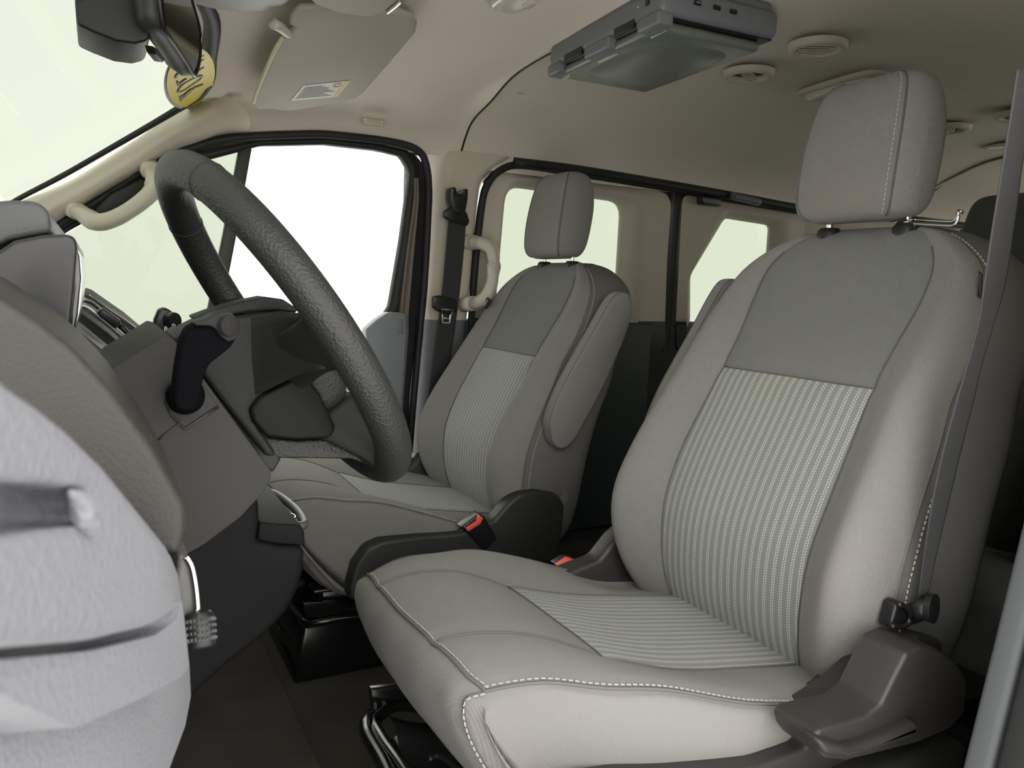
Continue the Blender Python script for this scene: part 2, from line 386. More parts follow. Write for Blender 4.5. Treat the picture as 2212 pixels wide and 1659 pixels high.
# further windows towards the rear
for k, (xa, xb) in enumerate(((2.42, 3.42), (3.50, 4.70))):
    wn = empty('window_%d' % (k+2), ((xa+xb)/2, 2.2, 0), kind='structure')
    ou = [(xa, 1.235), (xb, 1.235), (xb, .30), (xa, .30)]
    io = rnd([(xa+.08, 1.19), (xb-.08, 1.19), (xb-.08, .80), (xa+.08, .80)], .08); ii = rnd([(xa+.12, 1.165), (xb-.12, 1.165), (xb-.12, .84), (xa+.12, .84)], .06)
    rp = ring_panel('upper_panel', (ou, 0), [(io, .01), (ii, -.02), (ii, -.03)], BEIGE, wn, sub=8, split=.785); rp.data.materials.append(LOWDK)
    for p in rp.data.polygons:
        if p.center[2] < .785: p.material_index = 1
    mesh('window_glass', [(p[0], wallY(p[1])+.025, p[1]) for p in ii], [list(range(len(ii)))], GL_T, wn)
    # driver's side twin
    wn2 = empty('window_%d' % (k+4), ((xa+xb)/2, .42, 0), kind='structure')
    for nm, mm, src in (('upper_panel', None, rp),):
        me = src.data.copy(); o = link(nm, me, None, None, True)
        for v in me.vertices: v.co.y = 2.64-v.co.y
        me.flip_normals(); part(o, wn2)
    mesh('window_glass', [(p[0], 2.64-wallY(p[1])-.025, p[1]) for p in ii], [list(range(len(ii)))], GL_B, wn2)
# rear wall with its window
rw = empty('wall_back', (4.95, 1.32, 0), kind='structure')
prism('lower_panel', [(4.92, .42, 0), (4.92, 2.22, 0), (4.92, 2.22, .80), (4.92, .42, .80)], (.04, 0, 0), BEIGE, rw, 0)
prism('upper_panel', [(4.90, .42, 1.22), (4.90, 2.22, 1.22), (4.90, 2.22, 1.5), (4.90, .42, 1.5)], (.04, 0, 0), BEIGE, rw, 0)
for y in (.46, 1.32, 2.18): prism('door_post', [(4.9, y-.06, .8), (4.9, y+.06, .8), (4.9, y+.06, 1.22), (4.9, y-.06, 1.22)], (.04, 0, 0), BEIGE, rw, .005)
mesh('window_glass', [(4.93, .5, .8), (4.93, 2.14, .8), (4.93, 2.14, 1.22), (4.93, .5, 1.22)], [(0, 1, 2, 3)], GL_B, rw)
# driver's side wall behind the front door
wl = empty('wall_left', (2.0, .42, 0), kind='structure')
prism('lower_panel', [(.93, .44, 0), (4.95, .44, 0), (4.95, .44, .80), (.93, .44, .80)], (0, -.04, 0), LOWDK, wl, 0)
prism('upper_panel', [(.93, .46, .78), (2.44, .46, .78), (2.44, .50, 1.26), (.93, .50, 1.26)], (0, -.04, 0), BEIGE, wl, 0)
# driver's side B pillar edge seen at the right border
bp = empty('trim_6', (.82, .42, 0), kind='structure')
def pil(name, offx, y0, y1, m, x1):
    prism(name, [(.735+offx, y0, .05), (.760+offx, y0, .38), (.795+offx, y0, .536), (.826+offx, y0, .68), (.85+offx, y0, .90), (.865+offx, y0, 1.24), (x1, y0, 1.24), (x1, y0, .05)], (0, y1-y0, 0), m, bp, .006)
pil('pillar_edge', 0, .395, .42, mat('pillar_pale_grey', (.085, .088, .093), .9, .2, 500, spec=.05), .98)
pil('pillar_seal', .002, .355, .392, RUB, .98)
pil('pillar_body', .008, .27, .352, mat('pillar_body_dark', (.07, .066, .072), .4), 1.1)
# firewall and front lower structure
prism('wall_front', [(-.55, .42, 0), (-.55, 2.25, 0), (-.62, 2.25, .80), (-.62, .42, .80)], (-.03, 0, 0), CARPET, None, 0, kind='structure')
prism('trim_7', [(-.62, .42, .78), (.02, .42, .68), (.02, .42, .05), (-.55, .42, 0)], (0, .03, 0), DASH, None, 0, kind='structure')

# ------------------------------------------------------------------ ceiling: front headliner, rear headliner
def sect(X, hd):
    """cross-section of the front headliner; hd = centre height"""
    zr = 1.245+(.02 if X > .45 else 0)
    return [(X, 2.135, zr-.01), (X, 2.125, zr+.02), (X, 2.08, zr+.07), (X, 1.98, hd-.045), (X, 1.82, hd-.01), (X, 1.5, hd+.008), (X, 1.1, hd+.008), (X, .85, hd-.008), (X, .72, hd-.03), (X, .60, zr+.09), (X, .52, zr+.04), (X, .50, zr-.01)]
def rsect(X, hd, e=0):
    zr = 1.245
    return [(X, 2.125+e, zr-.015), (X, 2.115, zr+.03), (X, 2.05, zr+.10), (X, 1.93, hd-.05), (X, 1.78, hd-.008), (X, 1.5, hd+.004), (X, 1.1, hd+.004), (X, .86, hd-.008), (X, .71, hd-.05), (X, .59, zr+.10), (X, .525, zr+.03), (X, .50, zr-.01)]
fh = []
for X, hd in ((.235, 1.335), (.30, 1.352), (.42, 1.378), (.58, 1.405), (.76, 1.425), (.90, 1.432), (.949, 1.434)): fh.append(sect(X, hd))
f0 = [np.array(p) for p in fh[0]]
for i, p in enumerate(f0):               # bowed header over the windscreen
    b = 1-((p[1]-1.32)/.8)**2; p[0] -= .10*max(b, 0)-.03*(i in (0, 11)); p[2] = min(p[2], 1.31+.04*max(b, 0))
    f0[i] = p
fh[0] = f0
b1 = [np.array(p) for p in fh[1]]
for i, p in enumerate(b1): b1[i] = p-np.array((.05*max(1-((p[1]-1.32)/.8)**2, 0), 0, 0))
fh[1] = b1
fh[-1] = rsect(.949, 1.430)
cl = empty('ceiling', (1, 1.32, 1.45), kind='structure')
gridmesh('front_headliner', grid(fh, 6, 6, False), HL, cl)
gridmesh('rear_headliner', grid([rsect(.950, 1.430), rsect(.970, 1.440), rsect(1.2, 1.455), rsect(2.0, 1.458), rsect(3.05, 1.455)], 5, 6, False), HL, cl)
gridmesh('tail_headliner', grid([rsect(3.052, 1.450), rsect(3.10, 1.443), rsect(4.0, 1.43), rsect(4.95, 1.42)], 5, 6, False), HL, cl)
tube('headliner_seam', [np.array(p)+(0, 0, -.001) for p in rsect(.950, 1.431)], .003, RUB, cl, n=6, seg=6)
tube('headliner_seam', [np.array(p) for p in rsect(3.052, 1.452)], .003, THREADD, cl, n=6, seg=6)
box('roof_skin', (2.56, 1.32, 1.56), (4.76, 1.9, .03), BROWN, cl, bevel=0)
box('roof_side', (2.60, 2.27, 1.42), (4.7, .03, .30), BROWN, cl, bevel=0); box('roof_side', (2.60, .38, 1.42), (4.7, .03, .30), BROWN, cl, bevel=0)
lathe('trim_button', [(0, 0), (.011, 0), (.012, -.002), (0, -.004)], P(1125, 206, 'Z', 1.40), (0, .3, -1), HL, cl, 20)
# raised AIRBAG plate
def text(name, body, size, c, xd, yd, m, parent=None, ext=.0006):
    cu = bpy.data.curves.new(name, 'FONT'); cu.body = body; cu.size = size; cu.extrude = ext; cu.align_x = 'CENTER'; cu.align_y = 'CENTER'; cu.resolution_u = 2
    t = bpy.data.objects.new(name, cu); COL.objects.link(t); bpy.context.view_layer.update()
    me = bpy.data.meshes.new_from_object(t); bpy.data.objects.remove(t)
    xd, yd = np.array(xd, float), np.array(yd, float); xd /= np.linalg.norm(xd); yd -= yd.dot(xd)*xd; yd /= np.linalg.norm(yd); z = np.cross(xd, yd)
    for v in me.vertices: v.co = Vector(np.array(c)+xd*v.co.x+yd*v.co.y+z*v.co.z)
    me.materials.clear(); o = link(name, me, m, None, False)
    if parent is not None: part(o, parent)
    return o
ab = [P(x, y, 'Y', 2.075) for x, y in ((784, 254), (829, 260), (828, 272), (786, 267))]
prism('airbag_plate', ab, (0, .02, .02), HL, cl, .002)
tube('airbag_plate_rim', [np.array(p)-(0, .002, 0) for p in ab], .0012, BEIGE, cl, n=1, closed=True, seg=6)
text('airbag_lettering', 'AIRBAG', .0125, np.mean(ab, axis=0)-(0, .003, 0), np.array(ab[1])-np.array(ab[0]), np.array(ab[0])-np.array(ab[3]), BEIGE, cl)

# ------------------------------------------------------------------ windscreen and A pillar
T = np.array((.24, 1.95, 1.31)); Bt = np.array((-.14, 2.1, 1.045)); dWS = (T-Bt)/np.linalg.norm(T-Bt)
def WS(x, y, off=0):
    n = np.cross(T-Bt, (0, 1, 0)); n = n/np.linalg.norm(n); return PP(x, y, T+n*off, n)
def wsgrid():
    secs = []
    for t in np.linspace(0, 1, 7):
        s = []
        for yy in np.linspace(-1, 1, 9):
            Y = 1.32+yy*(.93-.16*t); X = .24-1.0*(1-t)-.10*(1-yy*yy)*1.0; z = 1.31-.697*(1-t)*1.0+.035*(1-yy*yy)*t
            s.append((X, Y, z))
        secs.append(s)
    return grid(secs, 3, 3, False)
ws = empty('window_6', (-.2, 1.32, .9), kind='structure')
gridmesh('windscreen_glass', wsgrid(), GL_W, ws)
edge = [(20, 441), (50, 424), (140, 377), (250, 314), (340, 262), (400, 226), (430, 205), (447, 184), (452, 165), (452, 120), (457, 45), (462, -60)]
def wsf(x, y):      # edge band follows corner then header
    if x < 440 and y > 150: return np.array(WS(x, y))
    return None
e3 = [np.array(WS(x, y)) for x, y in edge[:8]]+[np.array(P(452, 165, 'Y', 1.88)), np.array(P(452, 120, 'Y', 1.76)), np.array(P(457, 45, 'Y', 1.585)), np.array((.15, 1.38, 1.355)), np.array((.145, 1.1, 1.35)), np.array((.18, .85, 1.33)), np.array((.235, .66, 1.30))]
tube('black_border', e3, [.006, .008, .010, .012, .016, .016, .014], RUB, ws, n=5, seg=8, flat=.8)
# A pillar trim, passenger side
up_ = [(20, 447), (50, 430), (140, 383), (250, 320), (340, 268), (402, 232), (436, 212), (458, 190)]
lo_ = [(30, 545), (110, 499), (180, 452), (270, 398), (350, 345), (420, 320), (480, 300), (540, 296)]
ps = []
for a, b in zip(up_, lo_):
    A = np.array(WS(*a)); B = np.array(W3(*b, .02)); s = []
    for t in np.linspace(0, 1, 6):
        p = A+(B-A)*t; k = math.sin(math.pi*t); p += np.array((.02, -.055, .005))*k; s.append(p)
    s[0] = A+(0, .03, .01); s[-1] = B+(0, .05, 0); ps.append(s)
gridmesh('trim_8', grid(ps, 5, 5, False), BEIGE, kind='structure')
# blocks behind header + driver's A pillar (out of the picture, closes the shell)
tube('trim_9', [(-.75, .42, .72), (-.3, .43, .96), (.0, .46, 1.14), (.27, .50, 1.29), (.5, .49, 1.28), (.9, .49, 1.26)], .03, BEIGE, n=4, kind='structure')

# ------------------------------------------------------------------ grab handles
def handle(name, pts, r, label, rec=None):
    t = empty(name, tuple(np.mean(pts, axis=0)), label, 'grab handle')
    tube('grip', pts, r, BEIGE2, t, n=8, seg=16, flat=.8, prof=2.6)
    for a, b in ((pts[0], pts[1]), (pts[-1], pts[-2])):
        a, b = np.array(a), np.array(b); d = b-a; tube('mount', [a-d*.35, a+d*.45], [x*1.22 for x in (r if hasattr(r, '__len__') else [r])][:1]*2, BEIGE, t, n=1, seg=16, flat=.85, prof=3)
    return t
hp = [P(x, y, 'Y', v) for x, y, v in ((160, 453, 2.12), (185, 466, 2.08), (212, 480, 2.05), (252, 470, 2.04), (300, 440, 2.035), (333, 408, 2.04), (334, 385, 2.055), (322, 362, 2.10))]
handle('grab_handle', hp, [.018, .022, .026, .024, .023, .024, .025, .020, .018], 'beige grab handle on the slanted windscreen pillar behind the steering wheel')
prism('trim_10', [P(x, y, 'Y', 2.105) for x, y in ((205, 455), (240, 420), (308, 386), (318, 402), (290, 432), (225, 470))], (0, .03, .01), RUB, None, .004, kind='structure')
hp = [P(x, y, 'Y', v) for x, y, v in ((1016, 523, 2.13), (1032, 524, 2.09), (1054, 530, 2.05), (1066, 552, 2.035), (1065, 595, 2.035), (1056, 632, 2.04), (1038, 652, 2.06), (1014, 657, 2.12))]
handle('grab_handle', hp, [.021, .024, .026, .022, .021, .022, .025, .024, .021], 'upright beige grab handle beside the black seat belt pillar')

# ------------------------------------------------------------------ passenger seat belt
sb = empty('seat_belt', W3(985, 560, .1), 'black passenger seat belt hanging on the beige door pillar', 'seat belt')
def ribbon(name, L, m, parent, th=.0012, n=6):
    """L: list of (left point, right point)"""
    A = cr([l for l, _ in L], n); B = cr([r for _, r in L], n)
    G = []
    for a, b in zip(A, B):
        row = []
        for t in (0, .08, .5, .92, 1): row.append(a+(b-a)*t)
        G.append(row)
    o = gridmesh(name, np.array(G), m, parent); md = o.modifiers.new('s', 'SOLIDIFY'); md.thickness = th; md.offset = 0
    return o
def Wq(x, y, off): return np.array(W3(x, y, off))
ribbon('webbing', [(Wq(969, 470, .085), Wq(1007, 474, .085)), (Wq(961, 560, .09), Wq(1000, 562, .09)), (Wq(952, 650, .10), Wq(990, 654, .10)), (Wq(938, 760, .09), Wq(974, 768, .09)), (Wq(922, 880, .08), Wq(955, 890, .08)), (Wq(905, 1000, .07), Wq(935, 1010, .07))], BELT, sb)
prism('guide_loop', [W3(x, y, .10) for x, y in ((962, 455), (976, 446), (1000, 447), (1010, 460), (1016, 478), (1010, 489), (990, 480), (972, 478), (960, 468))], (0, .02, 0), BLACK, sb, .005)
prism('height_adjuster', [W3(x, y, .115) for x, y in ((977, 404), (985, 404), (988, 418), (1001, 420), (1003, 408), (1012, 408), (1011, 432), (1007, 455), (998, 462), (986, 460), (980, 445), (976, 430))], (0, .05, 0), BLACK, sb, .004)
prism('stopper', [W3(x, y, .115) for x, y in ((938, 640), (950, 638), (985, 646), (991, 653), (989, 672), (975, 680), (945, 672), (937, 664))], (0, .022, 0), BLACK, sb, .006)
tg = [(953, 667), (980, 670), (973, 682), (971, 698), (956, 697), (956, 682)]
tube('tongue', [W3(x, y, .118) for x, y in tg], .0035, SILVER, sb, n=1, closed=True, seg=8)
tube('tongue_bar', [W3(957, 687, .118), W3(971, 688, .118)], .003, SILVER, sb, n=1, seg=8)

wt = prism('belt_label', [W3(x, y, .10) for x, y in ((888, 978), (912, 980), (910, 990), (886, 988))], (0, .002, 0), WHITEP, sb, 0)
# latch on the rail above the rear side window
prism('door_latch', [W3(x, y, .05) for x, y in ((1516, 424), (1560, 430), (1558, 446), (1518, 441))], (0, .03, 0), BLACK, None, .003)
tag(bpy.data.objects['door_latch'], 'small black latch under the rail above the rear side window', 'latch')

# ------------------------------------------------------------------ sun visors, label
def visor(pts, vec, label, loc):
    t = empty('sun_visor', loc, label, 'sun visor'); prism('panel', pts, vec, HL if False else VIS, t, .007, 4); return t
VIS = mat('visor_vinyl', (.40, .36, .31), .7, .3, 600)
vp = plane3((.292, 1.45, 1.318), (.541, 1.45, 1.372), (.335, 1.95, 1.268))
vpx = [(632, 28), (640, 21), (700, 19), (780, 24), (862, 30), (888, 40), (899, 58), (896, 74), (840, 140), (785, 202), (770, 213), (735, 221), (650, 238), (610, 241), (588, 236), (556, 238), (546, 230), (548, 212), (568, 168), (592, 112), (608, 84), (622, 76), (640, 62), (622, 56), (624, 40)]
vs_ = visor([PP(x, y, *vp) for x, y in vpx], (0.004, .004, .016), 'beige sun visor folded up above the passenger door with a white warning label', PP(700, 120, *vp))
arm = [np.array(PP(x, y, *vp))+(0, 0, -.006) for x, y in ((590, 43), (604, 50), (618, 62), (626, 66))]
tube('pivot_arm', arm, [.010, .009, .008, .007], BEIGE2, vs_, n=4, seg=12)
nv = np.array(vp[1]); nv = nv/np.linalg.norm(nv); nv = nv if nv[2] < 0 else -nv
lb = [np.array(PP(x, y, *vp))+nv*.0012 for x, y in ((655, 184), (758, 173), (729, 208), (627, 217))]
prism('warning_label', lb, -nv*.0006, WHITEP, vs_, 0)
def lerp4(q, u, v): return (q[0]*(1-u)+q[1]*u)*(1-v)+(q[3]*(1-u)+q[2]*u)*v
INK = mat('grey_print', (.25, .24, .24), .8); YST = mat('yellow_print', (.75, .68, .30), .8)
prism('label_print', [lerp4(lb, u, v)+nv*.0006 for u, v in ((.88, .03), (.985, .03), (.985, .97), (.88, .97))], -nv*.0004, YST, vs_, 0)
for k in range(9):
    v = .12+.088*k
    prism('label_print', [lerp4(lb, u, vv)+nv*.0006 for u, vv in ((.07, v), (.62+.2*((k*7) % 3)/2 - (.2 if k < 3 else 0), v), (.62+.2*((k*7) % 3)/2-(.2 if k < 3 else 0), v+.03), (.07, v+.03))], -nv*.0004, INK, vs_, 0)
tube('label_print', [lerp4(lb, u, v)+nv*.0006 for u, v in ((.72, .1), (.80, .08), (.83, .2), (.78, .3), (.70, .24))], .0007, mat('red_print', (.5, .1, .1), .8), vs_, n=3, closed=True, seg=5)
tube('edge_piping', [PP(x, y, *vp) for x, y in ((548, 222), (552, 205), (570, 162), (592, 112), (610, 82))], .004, mat('cream_piping', (.6, .56, .38), .6), vs_, n=3, seg=8)
# driver's visor: only its lower edge hangs into the picture
dp = plane3((.30, .8, 1.30), (.55, .8, 1.345), (.30, 1.1, 1.305))
vs2 = visor([PP(x, y, *dp) for x, y in ((560, -60), (640, -20), (680, 12), (720, 27), (765, 35), (800, 38), (832, 27), (870, -2), (900, -60))], (.003, 0, .018), 'beige driver sun visor cut off by the top edge of the photo', PP(760, 0, *dp))
tube('clip', [np.array(PP(x, y, *dp))-(0, 0, .003) for x, y in ((838, 22), (858, 6), (872, -8))], .004, SILVER, vs2, n=2, seg=8)
# overhead console lip above the mirror
oc = empty('overhead_console', P(480, 0, 'Y', 1.32), 'grey overhead console bulging down beside the rear view mirror', 'console')
ocs = []
for k, sc_ in ((0, 1.0), (.4, .98), (.8, .86), (1, .6)):
    cpt = np.array(P(490, -34, 'Z', 1.345-.030*k)); ocs.append([cpt+np.array((.10*math.cos(a)*sc_, .13*math.sin(a)*sc_, 0)) for a in np.linspace(0, 2*math.pi, 17)[:-1]])
gridmesh('shell', grid(ocs, 4, 2, True), mat('console_grey', (.30, .28, .29), .5, .2, 500), oc, closed=True, cap=True)

# ------------------------------------------------------------------ rear view mirror and sensor cover
mr = empty('rear_view_mirror', P(385, 60, 'Y', 1.25), 'black rear view mirror seen from the side at the top of the windscreen', 'mirror')
mpts = [(342, -60), (400, -55), (412, 0), (424, 40), (431, 75), (430, 120), (426, 145), (418, 164), (404, 140), (372, 92), (352, 62), (345, 20)]
mpl = plane3((.085, 1.18, 1.28), (.085, 1.18, 1.18), (.18, 1.45, 1.20))
front = [np.array(PP(x, y, *mpl)) for x, y in mpts]; cen = sum(front)/len(front)
back = [p+np.array((-.035, 0, .0)) for p in [cen+(q-cen)*.85 for q in front]]
midl = [p+np.array((-.018, 0, .0)) for p in [cen+(q-cen)*1.04 for q in front]]
G = np.array([cr(l, 3, True) for l in (back, midl, front)]); gridmesh('housing', G, mat('mirror_housing', (.03, .03, .033), .5), mr, closed=True, cap=True)
mesh('mirror_glass', [cen+(q-cen)*.90+np.array((.002, 0, 0)) for q in front], [list(range(len(front)))], MIRR, mr)
tube('rim', [p+np.array((.001, 0, 0)) for p in cr(front, 2, True)], .003, BLACK, mr, n=1, closed=True, seg=8)
prism('toggle', [np.array(PP(x, y, *mpl))+(-.02, 0, 0) for x, y in ((346, 102), (356, 108), (372, 132), (366, 138), (352, 120))], (.012, 0, 0), BLACK, mr, .002)
sv = [(160, -40), (162, 10), (166, 52), (200, 68), (250, 88), (292, 94), (318, 88), (326, 76), (326, 0), (324, -60)]
sn = [np.array(P(x, y, 'Y', 1.22)) for x, y in sv]
so = prism('sensor_cover', sn, (0, .12, 0), mat('sensor_cover_black', (.010, .010, .014), .5), mr, .012, 4)
for o in (mr, vs_, vs2): pass

# yellow sticker on the windscreen corner
st = empty('windscreen_sticker', WS(395, 180, .0), 'round yellow sticker on the windscreen corner behind the mirror', 'sticker')
def ell(cx, cy, a, b, rot, off, n=40):
    out = []
    for k in range(n):
        t = 2*math.pi*k/n; x, y = a*math.cos(t), b*math.sin(t); out.append(np.array(WS(cx+x*math.cos(rot)-y*math.sin(rot), cy+x*math.sin(rot)+y*math.cos(rot), off)))
    return out
nW = np.cross(T-Bt, (0, 1, 0)); nW = nW/np.linalg.norm(nW); nW = nW if nW[2] < 0 else -nW
sg = -1 if np.dot(np.cross(T-Bt, (0, 1, 0)), nW) < 0 else 1
mesh('backing', ell(408, 168, 52, 70, .35, .004*sg), [list(range(40))], mat('sticker_edge', (.45, .45, .40), .6), st)
mesh('face', ell(412, 168, 50, 66, .35, .006*sg), [list(range(40))], YEL, st)
def stroke(pts, wd=.0045, cl=False): tube('lettering', [np.array(WS(x, y, .0075*sg)) for x, y in pts], wd, SLATE, st, n=3, closed=cl, seg=6, flat=.3, up=tuple(nW))
S = lambda x, y: (100+x*.208, y*.208)
mesh('lettering', [np.array(WS(*S(*q), .0075*sg)) for q in ((1382, 1010), (1428, 985), (1436, 1015), (1395, 1060))], [(0, 1, 2, 3)], SLATE, st)
stroke([S(1428, 1000), S(1500, 930), S(1620, 880)]); stroke([S(1436, 1012), S(1540, 920)], .0015)
stroke([S(1375, 940), S(1420, 880), S(1520, 820), S(1600, 790), S(1610, 815), S(1520, 880), S(1430, 940), S(1385, 958)], .003, True)
stroke([S(1375, 880), S(1400, 858), S(1450, 820)], .004); stroke([S(1362, 845), S(1378, 895)], .002)
stroke([S(1350, 810), S(1358, 775), S(1390, 755)], .003)
for a, b in (((1580, 740), (1632, 700)), ((1575, 660), (1632, 620)), ((1585, 600), (1632, 580))): stroke([S(*a), S(*b)], .003)

# ------------------------------------------------------------------ dome light, vents, overhead player
def ceil_z(X, Y): return 1.45 if X > 1 else 1.43
dl = empty('dome_light', P(1120, 0, 'Z', 1.425), 'clear dome lamp on the front headliner above the passenger seat', 'lamp')
cdl = np.array(P(1118, -12, 'Z', 1.42)); 
def plate(name, c, a, b, h, m, parent, ang=0, z0=0):
    secs = []
    for k, s in ((0, 1), (.5, .99), (.85, .9), (1, .7)):
        secs.append([np.array(c)+np.array((math.cos(ang)*x-math.sin(ang)*y, math.sin(ang)*x+math.cos(ang)*y, z0-h*k)) for x, y in [(a*s*math.copysign(abs(math.cos(t))**.55, math.cos(t)), b*s*math.copysign(abs(math.sin(t))**.55, math.sin(t))) for t in np.linspace(0, 2*math.pi, 25)[:-1]]])
    return gridmesh(name, grid(secs, 3, 1, True), m, parent, closed=True, cap=True)
plate('bezel', cdl, .05, .085, .012, BEIGE, dl, 0, .012); plate('lens', cdl, .034, .07, .016, LENS, dl)
plate('switch', cdl+(.02, -.01, 0), .010, .02, .020, BEIGE2, dl)
def vent(x, y, label, zz=1.442):
    c = np.array(P(x, y, 'Z', zz)); t = empty('air_vent', tuple(c), label, 'air vent', 'round ceiling air vents')
    lathe('bezel', [(.042, .006), (.043, -.004), (.046, -.007), (.056, -.008), (.063, -.003), (.065, .008)], c, (0, 0, 1), BEIGE, t, 40, cap=False)
    lathe('throat', [(.044, -.001), (.043, .007), (.0, .0075)], c, (0, 0, 1), BLACK, t, 32, cap=False)
    for k in range(5):
        xx = (k-2)*.0155; ln = 2*math.sqrt(.041**2-xx*xx)
        box('slat', c+np.array((xx*.55+0, xx*.83, -.004)), (ln, .0034, .003), BEIGE, t, .0008, rot=(Matrix.Rotation(-.59+1.0*(y > 120), 3, 'Z') @ Matrix.Rotation(.2, 3, 'X')))
    return t
vent(1765, 104, 'round beige ceiling vent right of the overhead screen, the nearer of the front pair')
vent(1617, 162, 'round beige ceiling vent right of the overhead screen, the farther of the front pair')
vent(2050, 279, 'small round ceiling vent right of the driver headrest')
vent(2200, 251, 'round ceiling vent half hidden by the hanging driver belt')
rl = empty('ceiling_lamp', P(1840, 175, 'Z', 1.44), 'flat beige ceiling lamp just above the driver headrest', 'lamp')
a1, a2 = np.array(P(1750, 203, 'Z', 1.44)), np.array(P(1905, 158, 'Z', 1.44)); d_ = a2-a1
plate('bezel', (a1+a2)/2+(.02, .03, 0), .045, np.linalg.norm(d_)/2+.02, .014, BEIGE, rl, math.atan2(d_[1], d_[0])-math.pi/2, .012); plate('lens', (a1+a2)/2+(.02, .03, 0), .032, np.linalg.norm(d_)/2-.005, .018, LENS, rl, math.atan2(d_[1], d_[0])-math.pi/2)
rl2 = empty('ceiling_lamp', P(2190, 312, 'Z', 1.44), 'small clear ceiling lamp left of the hanging driver belt, far back', 'lamp')
plate('bezel', P(2188, 312, 'Z', 1.452), .05, .10, .008, BEIGE, rl2); plate('lens', P(2188, 311, 'Z', 1.447), .035, .085, .010, LENS, rl2)

dv = empty('overhead_screen', P(1430, 100, 'Z', 1.40), 'grey flip-down overhead video screen on the ceiling', 'screen')
z0 = 1.388
bA, bB, bC, bD = [np.array(P(x, y, 'Z', z0)) for x, y in ((1184, 148), (1428, 24), (1694, 78), (1402, 188))]
# regularise to a rectangle in the ceiling plane
ey = (bA-bB); ey[2] = 0; Lh = np.linalg.norm(ey); ey /= Lh; ex = np.array((ey[1], -ey[0], 0)); ex = ex if ex[0] > 0 else -ex
Ld = (np.dot(bC-bB, ex)+np.dot(bD-bA, ex))/2
def dp3(u, v, z): return bB+ex*u*Ld+ey*v*Lh+np.array((0, 0, z-z0))
def dbox(name, u0, u1, v0, v1, za, zb, m, bev=.008):
    return prism(name, [dp3(u0, v0, za), dp3(u1, v0, za), dp3(u1, v1, za), dp3(u0, v1, za)], (0, 0, zb-za), m, dv, bev, 4)
dbox('mount', .02, .96, .03, .97, 1.43, 1.455, DVDG, .004)
dbox('body', 0, 1, 0, 1, z0, 1.44, DVDG, .014)
dbox('recess', .06, .98, .03, .97, z0-.002, z0+.01, BLACK, .001)
dbox('screen_lid', .05, .93, .06, .965, z0-.022, z0-.001, DVDL, .010)
dom = []
for sc_, h in ((1, 0), (.93, .004), (.80, .009), (.5, .013), (.05, .014)):
    dom.append([dp3(.50+.36*sc_*math.copysign(abs(math.cos(t))**.45, math.cos(t)), .50+.36*sc_*math.copysign(abs(math.sin(t))**.45, math.sin(t)), z0-.021-h) for t in np.linspace(0, 2*math.pi, 33)[:-1]])
gridmesh('lid_bulge', grid(dom, 3, 1, True), DVDL, dv, closed=True, cap=True)
for v0, v1 in ((-.01, .17), (.38, .62), (.86, 1.0)): dbox('hinge_block', -.01, .12, v0+.02, v1, z0-.020, z0+.006, DVDG, .006)
for v0, v1 in ((.20, .36), (.65, .83)): dbox('hinge_gap', -.002, .02, v0, v1, z0-.004, z0+.012, BLACK, .001)
for v0, v1 in ((.42, .60), (.88, .98), (.05, .16)): dbox('hinge_trim', .10, .112, v0, v1, z0-.0245, z0-.020, SILVER, .0005)
for u, mm in ((.28, SILVER), (.44, BLACK), (.58, BLACK)):
    c = dp3(u, -.004, z0+.028); box('socket', c, (.016, .004, .008), BLACK, dv, .001, rot=Matrix.Rotation(math.atan2(ex[1], ex[0]), 3, 'Z'))
    box('socket_edge', c-ey*.002, (.010, .003, .002), mm, dv, .0003, rot=Matrix.Rotation(math.atan2(ex[1], ex[0]), 3, 'Z'))
    text('socket_lettering', {.28: '1', .44: '2', .58: 'A V'}[u] if False else '-', .006, c+np.array((0, 0, .012))-ey*.001, ex, (0, 0, 1), WHITEP, dv, .0002)
box('infrared_window', dp3(-.001, .10, z0+.034), (.004, .012, .022), BLACK, dv, .001, rot=Matrix.Rotation(math.atan2(ex[1], ex[0]), 3, 'Z'))
text('socket_lettering', 'IR', .006, dp3(-.004, .17, z0+.028), -ey, (0, 0, 1), WHITEP, dv, .0002)

